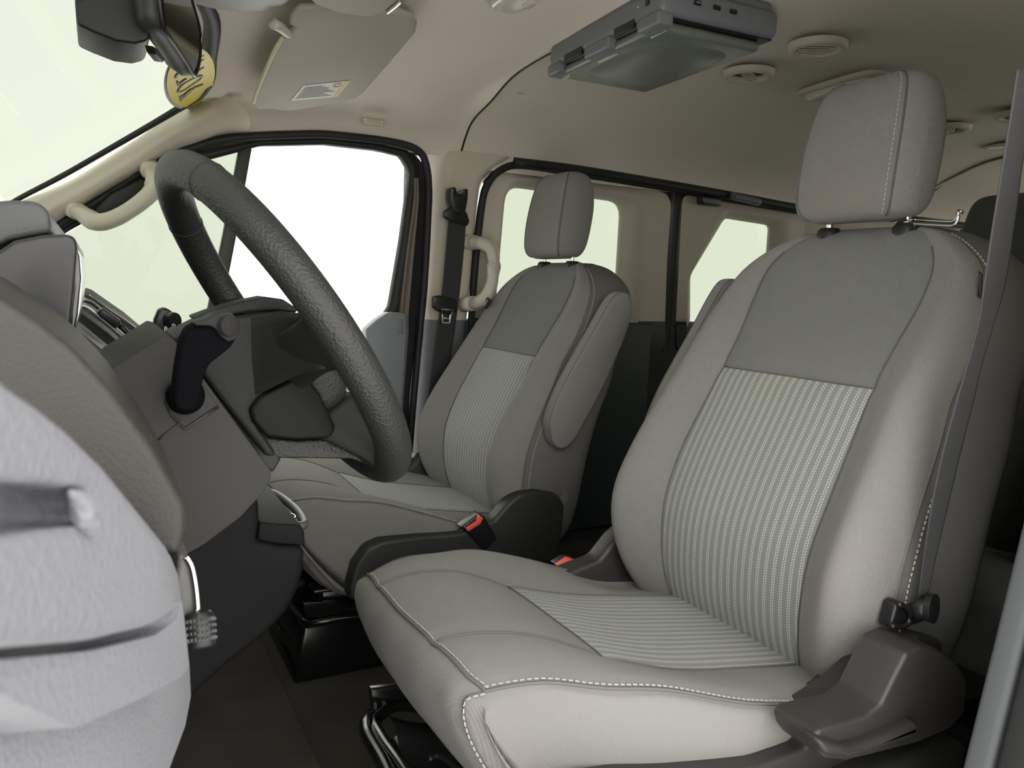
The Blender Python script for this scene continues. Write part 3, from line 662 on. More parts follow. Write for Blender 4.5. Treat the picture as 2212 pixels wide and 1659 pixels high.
# ------------------------------------------------------------------ seats
# z, x of the face, bolster bulge, thickness, half width at the side seam, half width of the insert
MID = [(.30, .900, .008, .12, .215, .130), (.34, .880, .018, .15, .235, .138), (.40, .858, .034, .175, .255, .145), (.47, .850, .046, .185, .270, .150), (.54, .857, .050, .19, .272, .154), (.62, .888, .045, .185, .267, .156),
       (.70, .930, .038, .18, .259, .152), (.76, .962, .032, .17, .250, .149), (.82, .998, .026, .16, .250, .151), (.88, 1.032, .018, .148, .238, .158), (.93, 1.057, .010, .13, .217, .156), (.965, 1.077, .004, .105, .180, .138), (.988, 1.095, 0, .078, .137, .11), (1.0, 1.118, 0, .04, .09, .07)]
def seat(Yc, dz, label, sgn, fabs, arm=None, hw=.27, dx=0, cat='car seat', group=None, detail=True, outer=None):
    """sgn=+1: the inboard side is +y"""
    fb, fu, fs_, fd = fabs
    root = empty('car_seat', (.75+dx, Yc, dz), label, cat, group)
    O = np.array((dx, Yc, dz))
    # --- backrest
    secs = []
    for z, X, b, T_, hf, hi in MID:
        hf *= hw/.27; hi *= hw/.27; k = hf-hi
        seq = [(0, .10*b), (.5*hi, .05*b), (hi, 0), (hi+.35*k, -.6*b), (hi+.62*k, -b), (hi+.86*k, -.55*b), (hf, .022*T_/.18), (hf+.010, .55*T_), (hf+.009, .95*T_), (hf*.93, 1.1*T_), (hf*.6, 1.14*T_), (0, 1.16*T_)]
        L = [(X+d, -y, z) for y, d in seq]+[(X+d, y, z) for y, d in seq[1:-1]][::-1]
        secs.append([np.array(p)+O for p in L])
    nu, nv = 4, 4
    Gb = grid(secs, nu, nv, True)
    K = Gb.shape[1]
    s_l, s_r = 2*nv, K-2*nv                # insert seams
    p_l, p_r = 6*nv, K-6*nv                # side seams
    r_t = 7*nu                              # row of the seam under the plain upper panel
    # sink the seams a little
    for cseam in (s_l, s_r, p_l, p_r):
        for i in range(Gb.shape[0]): Gb[i, cseam] += np.array((.0035, 0, 0))
    for j in list(range(0, s_l+1))+list(range(s_r, K)): Gb[r_t, j] += np.array((.003, 0, 0))
    uvb = lambda v: (v.y-Yc, (v.z-dz)*1.1)
    inn = lambda j: j < s_l or j >= s_r
    frontbol = lambda j: (s_l <= j < p_l) or (p_r <= j < s_r)
    gridmesh('backrest', Gb, fb, root, closed=True, mask=lambda i, j: frontbol(j), uv=uvb)
    gridmesh('backrest_insert', Gb, fs_, root, closed=True, mask=lambda i, j: inn(j) and i < r_t, uv=uvb)
    gridmesh('backrest_upper_panel', Gb, fu, root, closed=True, mask=lambda i, j: inn(j) and i >= r_t, uv=uvb)
    gridmesh('backrest_shell', Gb, fd, root, closed=True, cap=True, mask=lambda i, j: p_l <= j < p_r, uv=uvb)
    if detail:
        for cs, mm in ((p_l, THREAD), (p_r, THREAD)):
            e1 = 1 if cs == p_l else -1; line = [Gb[i, cs+e1]+np.array((-.0012, -.0022*e1, 0)) for i in range(nu*2, Gb.shape[0]-nu)]
            stitches('stitching', line, mm, root)
        tube('seam_piping', [Gb[i, p_l]+np.array((-.001, 0, 0)) for i in range(nu, Gb.shape[0])]+[Gb[i, p_r]+np.array((-.001, 0, 0)) for i in range(Gb.shape[0]-1, nu, -1)], .0022, fd, root, n=1, seg=6)
        for cs in (s_l, s_r): tube('seam_piping', [Gb[i, cs]+np.array((-.0015, 0, 0)) for i in range(nu, Gb.shape[0]-nu*2)], .0010, THREADD, root, n=1, seg=6)
        tube('seam_piping', [Gb[r_t, j % K]+np.array((-.0015, 0, 0)) for j in range(s_r, K+s_l+1)], .0010, THREADD, root, n=1, seg=6)
    # --- headrest
    hs = []
    for z, hy, X, T_ in ((1.012, .080, 1.083, .045), (1.021, .104, 1.066, .08), (1.046, .114, 1.058, .104), (1.095, .116, 1.060, .114), (1.15, .113, 1.068, .114), (1.195, .106, 1.078, .10), (1.222, .096, 1.088, .08), (1.236, .076, 1.100, .05), (1.240, .045, 1.110, .025)):
        pts = []
        for yf, tf in ((0, -.03), (-.42, -.01), (-.78, .04), (-.96, .25), (-1.0, .5), (-.95, .80), (-.75, .98), (0, 1.02), (.75, .98), (.95, .80), (1.0, .5), (.96, .25), (.78, .04), (.42, -.01)):
            pts.append(np.array((X+tf*T_*.88, yf*hy+.012, z))+O)
        hs.append(pts)
    Gh = grid(hs, 4, 4, True); Kh = Gh.shape[1]; a_, b_ = 8, 48
    isside = lambda j: (a_ <= j < 6*4) or (8*4 <= j < b_)
    gridmesh('headrest', Gh, fb if detail else fd, root, closed=True, cap=True, mask=lambda i, j: not isside(j), uv=uvb)
    gridmesh('headrest_side_panel', Gh, fb if detail else fd, root, closed=True, mask=lambda i, j: isside(j), uv=lambda v: ((v.x)*1.0, (v.z-dz)))
    if detail:
        for cs in (b_, a_):
            tube('seam_piping', [Gh[i, cs] for i in range(2, Gh.shape[0]-2)], .0018, THREADD, root, n=1, seg=6)
            if cs == a_: stitches('stitching', [Gh[i, cs-1]+np.array((-.0012, 0, 0)) for i in range(3, Gh.shape[0]-4)], THREAD, root, .0009)
    for s in (-1, 1):
        lathe('headrest_post', [(.006, 0), (.006, .05)], O+np.array((1.112, s*.072, .975)), (0, 0, 1), CHROME, root, 14)
        lathe('post_collar', [(.020, -.01), (.020, .008), (.016, .014), (.008, .015)], O+np.array((1.112, s*.072, .99)), (0, 0, 1), BLACK, root, 20)
    # --- cushion
    prof = [(.43, .255), (.36, .33), (.316, .40), (.303, .45), (.324, .481), (.38, .488), (.455, .474), (.54, .437), (.65, .402), (.78, .378), (.88, .362), (.95, .352), (.975, .31), (.95, .25), (.75, .24), (.58, .24)]
    yfs = [-1.024, -1.02, -1.0, -.97, -.93, -.86, -.72, -.5, -.25, 0, .25, .5, .72, .86, .93, .97, 1.0, 1.02, 1.024]
    cs_ = []
    for yf in yfs:
        a = abs(yf); bol = np.interp(a, [0, .5, .72, .86, .93, .97, 1], [0, .0, .020, .027, .018, .002, -.02])
        fx = np.interp(a, [0, .5, .86, .97, 1], [-.004, 0, .010, .022, .035])
        sh = {1.024: .02, 1.02: .55, 1.0: .96}.get(a, 1.0)
        L = []; wf = lambda X: np.interp(X, [.28, .33, .40, .50, .65], [.70, .72, .82, .93, 1.0])
        for k, (X, z) in enumerate(prof):
            X2, z2 = X, z
            if k <= 6: X2 += fx*(1 if k < 6 else .5)
            if 4 <= k <= 6: z2 += np.interp(a, [0, .5, .8, .95, 1], [0, 0, -.004, -.016, -.026])
            if 4 <= k <= 11:
                inb = sgn*yf > 0
                z2 += np.interp(X, [.33, .40, .475, .575, .685, .775, .9], [-.002, 0, .010, .028, .014, -.018, -.020] if inb else [-.002, 0, .006, .024, .020, .012, 0])*np.interp(a, [0, .5, .72, .86, .93, 1], [0, 0, .75, 1, .8, .4])
            zm = np.interp(X, [.303, .316, .36, .43, .58, .975], [.435, .405, .335, .262, .25, .26]); z2 = zm+(z2-zm)*sh; z2 -= sgn*yf*.006*np.interp(X, [.3, .7], [1, 0])
            L.append(np.array((X2, yf*hw*wf(X2), z2))+O)
        cs_.append(L)
    Gc = grid(cs_, 3, 4, True); Kc = Gc.shape[1]
    r0, r1 = 7*3, 11*3; c0, c1 = 7*4, 11*4
    for i in range(r0, r1+1): Gc[i, c0] -= np.array((0, 0, .003))
    for j in range(4*4, 12*4):
        Gc[r0, j] -= np.array((0, 0, .003)); Gc[r1, j] -= np.array((0, 0, .003))
    uvc = lambda v: (v.y-Yc, v.x*1.05-(v.z-dz)*.5); uvc2 = lambda v: ((v.y-Yc)*.8+(v.z-dz)*.75, v.x*1.05-(v.z-dz)*.4)
    gridmesh('seat_cushion', Gc, fb, root, closed=True, cap=True, mask=lambda i, j: not (r0 <= i < r1 and c0 <= j < c1), uv=uvc2)
    gridmesh('cushion_insert', Gc, fs_, root, closed=True, mask=lambda i, j: (r0 <= i < r1 and c0 <= j < c1), uv=uvc)
    if detail:
        ee = [i for i in range(10, Gc.shape[0]-10)]
        fr_ = [Gc[i, 4*4]+np.array((-.001, 0, .001)) for i in ee]
        sd = lambda i: [Gc[i, j]+np.array((0, 0, .001)) for j in range(4*4, 11*4)]
        loop = sd(ee[0])[::-1]+fr_+sd(ee[-1])
        tube('seam_piping', loop, .002, fd, root, n=1, seg=6)
        stitches('stitching', [p+np.array((.004, 0, .0012)) for p in fr_], THREAD, root, .0009)
        stitches('stitching', [p+np.array((0, .004, .0022)) for p in sd(ee[0])], THREAD, root, .0011)
        for i_ in (ee[0], ee[-1]):
            cl_ = [Gc[i_, j]+np.array((-.0015, 0, 0)) for j in range(4*4, 4, -1)]
            tube('seam_piping', cl_, .0014, fd, root, n=1, seg=6); stitches('stitching', [p+np.array((-.001, -.003, 0)) for p in cl_], THREAD, root, .0009)
        for i in (r0, r1): tube('seam_piping', [Gc[i, j]+np.array((0, 0, .001)) for j in range(4*4, 11*4)], .0015, fd, root, n=1, seg=6)
        tube('seam_piping', [Gc[i, c0]+np.array((0, 0, .001)) for i in range(r0, r1+1)], .0015, THREADD, root, n=1, seg=6)
    # --- armrest folded up on the inboard side
    if arm is not False and detail:
        y0 = Yc+sgn*(hw+.004); 
        pp = [(.925, .565), (.918, .60), (.95, .68), (1.02, .79), (1.07, .868), (1.10, .892), (1.135, .888), (1.152, .855), (1.14, .80), (1.09, .68), (1.035, .585), (1.00, .535), (.965, .525), (.938, .54)]
        secs = []
        cp = np.mean(pp, axis=0)
        for t, s in ((0, .80), (.05, .93), (.18, 1.0), (.5, 1.02), (.82, 1.0), (.95, .93), (1, .80)):
            secs.append([np.array((cp[0]+((a-cp[0])-(b-cp[1])*.5)*.80*(1-(1-s)*.5)+(b-cp[1])*.5-.012+dx, y0+sgn*(.046 if sgn < 0 else .036)*t, cp[1]+(b-cp[1])*(1-(1-s)*.35)+dz+(.034 if sgn < 0 else .022))) for a, b in pp])
        Ga = grid(secs, 3, 4, True)
        gridmesh('armrest', Ga, fb, root, closed=True, cap=True, uv=lambda v: (v.x, v.z-dz))
        tube('seam_piping', [p for p in Ga[6]], .0010, THREADD, root, n=1, seg=6, closed=True); tube('seam_piping', [p for p in Ga[-7]], .0010, THREADD, root, n=1, seg=6, closed=True)
    return root, O
def stitches(name, line, m, parent, r=.0011, pitch=.0075, dash=.0048):
    line = np.array(line); d = np.r_[0, np.cumsum(np.linalg.norm(np.diff(line, axis=0), axis=1))]
    vs, fs = [], []; t = 0
    while t+dash < d[-1]:
        a = np.array([np.interp(t, d, line[:, k]) for k in range(3)]); b = np.array([np.interp(t+dash, d, line[:, k]) for k in range(3)])
        ax = (b-a)/np.linalg.norm(b-a); s = np.cross(ax, (0.3, .2, 1)); s /= np.linalg.norm(s); u = np.cross(s, ax); n0 = len(vs)
        for p in (a, b):
            for q in range(4): vs.append(p+r*(math.cos(q*math.pi/2)*s+math.sin(q*math.pi/2)*u))
        fs += [(n0+q, n0+(q+1) % 4, n0+4+(q+1) % 4, n0+4+q) for q in range(4)]+[(n0+3, n0+2, n0+1, n0), (n0+4, n0+5, n0+6, n0+7)]
        t += pitch
    o = mesh(name, vs, fs, m, parent, smooth=True); o['kind'] = 'stuff'; return o
FS = (FAB, FAB2, FABS, FABD)
YD, YP, DZP = .856, 1.812, -.045
sd_, OD = seat(YD, 0, 'grey fabric driver seat with striped centre, nearest the camera', 1, FS)
sp_, OPp = seat(YP, DZP, 'grey fabric passenger seat with raised armrest, behind the steering wheel', -1, FS)

def shield_xz(px, Y): return [(P(x, y, 'Y', Y)[0], P(x, y, 'Y', Y)[2]) for x, y in px]
# inboard side shield (outline read on the passenger seat, same moulding mirrored on the driver seat)
sh = shield_xz([(748, 1290), (750, 1260), (762, 1215), (788, 1178), (820, 1163), (900, 1152), (985, 1146), (1010, 1135), (1060, 1118), (1090, 1082), (1115, 1062), (1150, 1055), (1195, 1062), (1212, 1085), (1206, 1150), (1180, 1260), (1120, 1320), (960, 1330), (860, 1250), (800, 1292)], 1.54)
prism('side_shield', [(x, YP-.292, z) for x, z in sh], (0, .045, 0), SHELL2, sp_, .010, 4)
prism('side_shield', [(x, YD+.292, z-DZP) for x, z in sh], (0, -.045, 0), SHELL, sd_, .010, 4)
# passenger outer shield, mostly hidden
prism('side_shield', [(x, YP+.292, z) for x, z in sh], (0, -.045, 0), SHELL2, sp_, .010, 4)
# driver outer shield with recliner lever
Yo = YD-.295
osh = shield_xz([(1150, 1830), (1200, 1765), (1310, 1722), (1480, 1690), (1640, 1655), (1740, 1618)], Yo)
osh += [(.735, .40), (.79, .415), (.86, .45), (.90, .47), (.955, .45), (.965, .36), (.93, .28), (.60, .24), (.42, .27), (.36, .30)]
prism('side_shield', [(x, Yo, z) for x, z in osh], (0, .055, 0), SHELL, sd_, .008, 4)
sec2 = [(.66, .35), (.74, .365), (.82, .385), (.88, .42), (.92, .44), (.95, .42), (.95, .34), (.62, .30)]
prism('shield_top', [(x, Yo+.05, z) for x, z in sec2], (0, .045, 0), SHELL, sd_, .012, 4)
lev = [(1760, 1592), (1772, 1576), (1820, 1562), (1870, 1550), (1905, 1522), (1935, 1460), (1960, 1412), (1990, 1397), (2030, 1404), (2072, 1436), (2090, 1468), (2086, 1540), (2055, 1575), (1985, 1606), (1900, 1628), (1830, 1645), (1782, 1640), (1766, 1618)]
prism('recliner_cover', [P(x, y, 'Y', .515) for x, y in lev], (0, .06, 0), SHELL, sd_, .012, 5)
prism('lever_nose', [P(x, y, 'Y', .500) for x, y in ((1766, 1596), (1835, 1618), (1895, 1600), (1985, 1560), (1990, 1590), (1900, 1622), (1830, 1640), (1785, 1634))], (0, .03, 0), SHELL, sd_, .008, 4)
prism('lower_cover', [(.56, .53, .20), (.98, .53, .20), (.98, .53, .32), (.86, .53, .335), (.60, .53, .325)], (0, .08, 0), SHELL2, sd_, .01)
# small black retaining tag on the driver backrest seam and airbag tag on the passenger's
prism('seam_tag', [P(x, y, 'X', 1.045) for x, y in ((2113, 585), (2120, 592), (2118, 645), (2110, 640))], (.004, 0, 0), BLACK, sd_, .001)
atg = [np.array(P(x, y, 'X', 1.0)) for x, y in ((1041, 660), (1052, 642), (1061, 648), (1050, 667))]
prism('airbag_tag', atg, (.003, 0, 0), BLACK, sp_, 0)
text('airbag_lettering', 'AIRBAG', .0085, np.mean(atg, axis=0)-(.002, 0, 0), atg[1]-atg[0], atg[0]-atg[3], WHITEP, sp_, .0002)
# torn cloth flap at the back of the passenger seat
fl = [P(x, y, 'Y', 1.53) for x, y in ((1218, 1052), (1226, 1062), (1229, 1082), (1222, 1084), (1217, 1105), (1214, 1112), (1208, 1125), (1205, 1122), (1207, 1095), (1204, 1090), (1212, 1070))]
prism('torn_flap', fl, (.0, .003, 0), FABD, sp_, 0)
# pedestals and runners
def pedestal(Yc, dz, label, front):
    t = label
    z1 = .245+dz
    prism('base_box', [(.36, Yc-.20, 0), (.96, Yc-.20, 0), (.94, Yc-.19, z1-.07), (.38, Yc-.19, z1-.07)], (0, .39, 0), GLOSSBK, t, .012)
    for s in (-1, 1):
        box('runner', (.70, Yc+s*.19, z1-.015), (.56, .035, .045), GLOSSBK, t, .004)
        box('runner_lip', (.69, Yc+s*.19, z1+.012), (.58, .05, .008), GLOSSBK, t, .002)
    box('cross_tray', (.68, Yc, z1-.035), (.44, .34, .02), BLACK, t, .006)
    return t
pd = pedestal(YD, .02, sd_, 1)
pp_ = pedestal(YP, -.045, sp_, 1)
def tb(pxs, r, parent, name='release_bar'): tube(name, pxs, r, GLOSSBK, parent, n=6, seg=12)
tb([P(x, y, 'Y', v) for x, y, v in ((990, 1540, 1.03), (880, 1524, 1.04), (845, 1528, 1.035), (822, 1545, 1.02), (808, 1562, 1.0), (830, 1605, .93), (869, 1659, .84), (920, 1740, .72))], .009, pd)
tb([P(x, y, 'Y', v) for x, y, v in ((802, 1545, 1.03), (792, 1560, 1.0), (795, 1590, .96), (828, 1650, .86), (860, 1720, .76))], .010, pd)
prism('front_bracket', [P(x, y, 'Y', 1.04) for x, y in ((801, 1489), (900, 1475), (985, 1490), (990, 1530), (850, 1527), (812, 1535), (802, 1530))], (0, .012, 0), GLOSSBK, pd, .002)
for a in ((808, 1521), (827, 1518)): prism('bolt_plate', [P(a[0]+dx_, a[1]+dy_, 'Y', 1.036) for dx_, dy_ in ((0, 0), (6, -1), (6, 11), (0, 12))], (0, .004, 0), SILVER, pd, 0)
# moulded tray between runners
trs = []
for k, (x, d) in enumerate(((.36, 0), (.40, .02), (.46, .035), (.56, .02), (.62, .04), (.80, .04))): trs.append([(x, YD+y, .255-d-(.03 if abs(y) < .10 else 0)) for y in (-.15, -.12, -.08, 0, .08, .12, .15)])
gridmesh('moulded_tray', grid(trs, 4, 3, False), mat('tray_black', (.02, .02, .02), .25), pd)
tube('cable', [P(x, y, 'Z', .27) for x, y in ((926, 1640), (945, 1632), (975, 1650), (1010, 1680))], .004, BLACK, pd, n=4, seg=8)
tb([P(x, y, 'Y', v) for x, y, v in ((800, 1331, 1.57), (750, 1335, 1.57), (700, 1342, 1.575), (664, 1345, 1.59), (650, 1332, 1.63), (632, 1310, 1.72))], .008, pp_)
prism('front_bracket', [P(x, y, 'Y', 1.58) for x, y in ((655, 1302), (800, 1298), (800, 1328), (662, 1335))], (0, .012, 0), GLOSSBK, pp_, .002)
tube('height_strut', [P(744, 1192, 'Y', 1.62), P(745, 1225, 'Y', 1.62), P(744, 1252, 'Y', 1.62)], [.010, .011, .012], SILVER, pp_, n=3, seg=10)
tube('height_strut', [P(718, 1192, 'Y', 1.66), P(722, 1240, 'Y', 1.66), P(735, 1275, 'Y', 1.66)], .014, GLOSSBK, pp_, n=3, seg=10)
prism('foot_bracket', [P(x, y, 'Y', 1.62) for x, y in ((600, 1352), (612, 1360), (636, 1392), (630, 1408), (606, 1385))], (0, .02, 0), GLOSSBK, pp_, .003)

# buckles
def kid(name, pts, vec, m, par, bev):
    o = prism(name, pts, vec, m, None, bev); bpy.context.view_layer.update(); o.parent = par; o.matrix_parent_inverse = par.matrix_world.inverted(); o['label'] = 'red release button'; return o
def buckle(px, Y, label):
    a = [np.array(P(x, y, 'Y', Y)) for x, y in px]
    return None, a
t, a = buckle([(998, 1137), (1002, 1128), (1036, 1111), (1046, 1118), (1020, 1150), (1010, 1147)], 1.50, 'red buttoned belt buckle on the inner side of the passenger seat')
hb = prism('buckle', [P(x, y, 'Y', 1.505) for x, y in ((996, 1140), (1036, 1109), (1048, 1116), (1075, 1165), (1050, 1190), (1012, 1150))], (0, .03, 0), BLACK, sp_, .004)
kid('button', [P(x, y, 'Y', 1.497) for x, y in ((1000, 1136), (1008, 1142), (1030, 1128), (1036, 1113), (1044, 1119), (1038, 1132), (1012, 1148))], (0, .012, 0), RED, hb, .001)
t, a = buckle([(1215, 1255)], 1.14, 'red buttoned belt buckle poking up beyond the driver cushion')
hb = prism('buckle', [P(x, y, 'Y', 1.165) for x, y in ((1204, 1222), (1232, 1206), (1247, 1210), (1264, 1238), (1238, 1268), (1215, 1250))], (0, .03, 0), BLACK, sd_, .004)
kid('button', [P(x, y, 'Y', 1.155) for x, y in ((1206, 1224), (1231, 1207), (1246, 1212), (1245, 1218), (1222, 1240))], (0, .016, 0), RED, hb, .002)

# ------------------------------------------------------------------ driver's belt
db = empty('seat_belt', P(2080, 800, 'Y', .55), 'dark grey driver seat belt running down across the right of the photo', 'seat belt')
def Yb(y): return .50+.06*(y-150)/1150
bl = [(2197, 150, 2250), (2182, 250, 2228), (2166, 350, 2209), (2145, 480, 2192), (2124, 620, 2170), (2112, 700, 2146), (2085, 800, 2118), (2067, 861, 2104), (2035, 980, 2074), (2012, 1090, 2048), (1995, 1200, 2022), (1983, 1292, 2002)]
ribbon('webbing', [(np.array(P(a, y, 'Y', Yb(y))), np.array(P(b, y, 'Y', Yb(y)-.004))) for a, y, b in bl], BELTG, db, .0014)
bc = db
tube('crossbar', [P(1960, 1330, 'Y', .59), P(2003, 1312, 'Y', .545)], .0125, BLACK, bc, n=1, seg=16)
lathe('crossbar_cap', [(0, -.002), (.017, 0), (.018, .008), (0, .012)], P(2004, 1312, 'Y', .545), (.25, -1, .1), BLACK, bc, 24)
prism('hook_body', [P(x, y, 'Y', .565) for x, y in ((1938, 1305), (1950, 1300), (1962, 1308), (1968, 1325), (1963, 1345), (1950, 1356), (1924, 1358), (1930, 1335))], (0, .02, 0), BLACK, bc, .004)
tube('hook_lip', [P(x, y, 'Y', .562) for x, y in ((1940, 1305), (1955, 1310), (1966, 1326), (1962, 1346), (1946, 1354), (1925, 1352))], .0035, SILVER if False else BLACK, bc, n=4, seg=8)
prism('swivel', [P(x, y, 'Y', .59) for x, y in ((1934, 1366), (1950, 1364), (1990, 1340), (1985, 1372), (1955, 1395), (1930, 1390))], (0, .015, 0), BLACK, bc, .002)
prism('lower_webbing', [P(x, y, 'Y', .553) for x, y in ((1932, 1388), (1965, 1385), (1950, 1420), (1880, 1545), (1850, 1555), (1866, 1520))], (0, .004, 0), BELT, bc, .001)
pt = prism('paper_tag', [P(x, y, 'Y', .545) for x, y in ((1932, 1400), (1928, 1420), (1912, 1445), (1898, 1470), (1885, 1476), (1884, 1468), (1896, 1440), (1910, 1415))], (0, .0012, 0), WHITEP, None, 0)
tag(pt, 'torn white paper tag hanging by the driver seat hinge', 'tag')

# chrome bag hook on the driver headrest post
hk = empty('bag_hook', P(2000, 485, 'X', 1.13), 'chrome double wire hook sticking out under the driver headrest', 'hook')
for dy_, off in ((0, 0), (9, .012)):
    tube('wire', [P(x, y+dy_, 'X', 1.12-off) for x, y in ((1935, 482), (1945, 476), (1960, 474), (2000, 476), (2045, 479), (2060, 478), (2068, 468), (2071, 456))]+([P(2078, 458, 'X', 1.115)] if not dy_ else []), .0028, CHROME, hk, n=4, seg=10)
prism('clip', [P(x, y, 'X', 1.105) for x, y in ((1933, 468), (1955, 466), (1960, 478), (1936, 482))], (.012, 0, 0), BLACK, hk, .002)

# ------------------------------------------------------------------ rear benches
FR = (FABR, FABR, FABRS, FABR)
seat(1.20, -.06, 'dark grey rear seat with thin striped centre behind the driver seat', 1, FR, dx=1.02, detail=False, hw=.235)
seat(.70, -.06, 'dark grey rear seat beside the driver side wall', 1, FR, dx=1.02, detail=False, hw=.235)
seat(1.75, -.17, 'dark third row seat near the far side window', 1, FR, dx=1.95, detail=False, hw=.25)
seat(1.20, -.17, 'dark third row seat in the middle of the van', 1, FR, dx=1.95, detail=False, hw=.25)
for Yc, dx in ((1.20, 1.02), (.70, 1.02), (1.75, 1.95), (1.20, 1.95)): box('bench_leg', (.66+dx, Yc, .04), (.5, .3, .10), BLACK, None, .01, kind='structure')

# ------------------------------------------------------------------ dashboard
da = empty('dashboard', (-.1, 1.3, .7), 'charcoal dashboard with hooded instrument binnacle on the left', 'dashboard')
top = [P(x, y, 'Y', .74) for x, y in ((-60, 440), (20, 432), (72, 433), (97, 446), (109, 468), (110, 502), (60, 510), (20, 518), (-60, 560))]
prism('binnacle_pad', top, (0, .45, 0), mat('pad_vinyl', (.075, .075, .078), .5, .5, 400, kind='grain'), da, .010, 4)
hood = [P(x, y, 'Y', .70) for x, y in ((-60, 590), (0, 540), (30, 520), (90, 508), (145, 505), (163, 514), (167, 535), (160, 620), (146, 742), (60, 720), (-60, 650))]
prism('binnacle_hood', hood, (0, .42, 0), HOODM, da, .012, 4)
scr = [P(x, y, 'Y', .716) for x, y in ((160, 520), (172, 552), (176, 600), (168, 680), (152, 750), (140, 745), (152, 640))]
prism('instrument_screen', scr, (0, .38, 0), mat('instrument_gloss', (.012, .012, .013), .1, coat=1), da, .003)
eb = [P(x, y, 'Y', .47) for x, y in ((-80, 590), (0, 642), (80, 692), (160, 755), (240, 842), (330, 968), (398, 1088), (403, 1110), (402, 1150), (388, 1205), (300, 1180), (120, 1000), (-80, 850))]
prism('side_cap', eb, (0, .16, 0), DASH2, da, .006, 4)
# long dash top with slotted vents and chrome strips seen beyond the binnacle
def dashprof(px, Y): return [P(x, y, 'Y', Y) for x, y in px]
prism('dash_top', dashprof([(172, 632), (195, 640), (235, 668), (290, 706), (345, 752), (350, 800), (200, 840), (100, 700)], 1.50), (0, .60, 0), DASH, da, .008)
prism('dash_face', dashprof([(60, 640), (170, 672), (235, 720), (290, 770), (330, 810), (300, 860), (200, 860), (60, 760)], 1.22), (0, .35, 0), DASH, da, .006)
prism('centre_bezel', dashprof([(130, 690), (160, 706), (240, 770), (262, 790), (250, 830), (200, 850), (120, 780)], 1.05), (0, .2, 0), mat('bezel_grey', (.075, .075, .078), .45), da, .004)
prism('centre_bezel', dashprof([(190, 790), (217, 760), (262, 790), (270, 810), (230, 840), (200, 838)], 1.04), (0, .05, 0), mat('bezel_grey_light', (.10, .10, .10), .45), da, .003)
for pts, Y, r, mm in (([(172, 645), (195, 652), (225, 676), (262, 705), (300, 737)], 1.47, .0035, CHROME), ([(172, 660), (190, 664), (220, 688), (260, 722), (305, 760)], 1.21, .004, SILVER), ([(150, 700), (200, 735), (262, 786)], 1.20, .003, SILVER), ([(172, 653), (195, 660), (230, 688), (290, 737), (312, 752)], 1.4, .006, BLACK), ([(190, 640), (240, 672), (290, 710), (322, 738)], 1.52, .004, SILVER)):
    tube('trim_strip', [P(x, y, 'Y', Y) for x, y in pts], r, mm, da, n=5, seg=8)
prism('vent_tab', dashprof([(210, 672), (222, 665), (232, 672), (262, 694), (258, 708), (250, 708), (215, 684)], 1.18), (0, .03, 0), BLACK, da, .003)
tube('trim_strip', dashprof([(258, 702), (285, 728), (312, 752)], 1.19), .004, BLACK, da, n=3, seg=8)
# filler mass under dash
prism('dash_body', [(-.60, .50, .80), (-.10, .50, .80), (0.0, .50, .74), (-.05, .50, .40), (-.25, .50, .25), (-.60, .50, .20)], (0, 1.66, 0), DASH, da, .01)
# steering column cowl and knee panel
cow = [(222, 812), (226, 803), (300, 758), (352, 724), (372, 730), (392, 752), (450, 832), (520, 928), (562, 986), (586, 1016), (585, 1035), (570, 1064), (520, 1118), (440, 1178), (398, 1202), (330, 1180), (270, 1010)]
prism('column_cowl', [P(x, y, 'Y', .735) for x, y in cow], (0, .24, 0), COLM, da, .012, 4)
tube('cowl_seam', [P(x, y, 'Y', .7342) for x, y in ((332, 958), (378, 922), (402, 908))], .0009, BLACK, da, n=2, seg=6)
soc = [P(x, y, 'Y', .7335) for x, y in ((372, 826), (358, 845), (358, 870), (370, 895), (400, 927), (472, 878), (440, 832))]
prism('lever_surround', soc, (0, .006, 0), COLM, da, .0015)
tube('surround_gap', [np.array(p)+(0, -.0004, 0) for p in soc[:5]+[soc[5]]], .0013, BLACK, da, n=1, seg=6)
# shift lever
gl_ = empty('gear_lever', P(400, 860, 'Y', .7), 'black column gear lever with grey oval button, left of the wheel', 'gear lever')
LEV = mat('lever_rubber', (.0035, .0035, .0045), .85, spec=.03)
bc_ = np.array(P(401, 856, 'Y', .73)); lathe('ball_boot', [(0, .019), (.008, .0175), (.0135, .012), (.0165, 0)], bc_, (.1, -1, 0), LEV, gl_, 28)
prism('stalk', [P(x, y, 'Y', .660) for x, y in ((380, 884), (374, 862), (381, 800), (391, 742), (402, 716), (412, 704), (440, 702), (480, 692), (506, 702), (514, 722), (504, 746), (478, 768), (452, 788), (441, 815), (434, 850), (424, 886), (402, 893))], (0, .034, 0), LEV, gl_, .0125, 6)
prism('lever_cap', [P(x, y, 'Y', .655) for x, y in ((420, 696), (446, 690), (460, 681), (476, 674), (500, 673), (513, 690), (517, 712), (510, 733), (492, 739), (478, 728), (464, 709), (452, 704), (421, 704))], (0, .036, 0), mat('lever_cap_grey', (.014, .014, .014), .55, spec=.2), gl_, .008, 5)
lathe('button', [(0, .003), (.0065, .0026), (.0088, .0008), (.0092, -.004)], P(497, 704, 'Y', .655), (.45, -.85, .05), mat('button_grey', (.020, .018, .019), .7, spec=.15), gl_, 28)
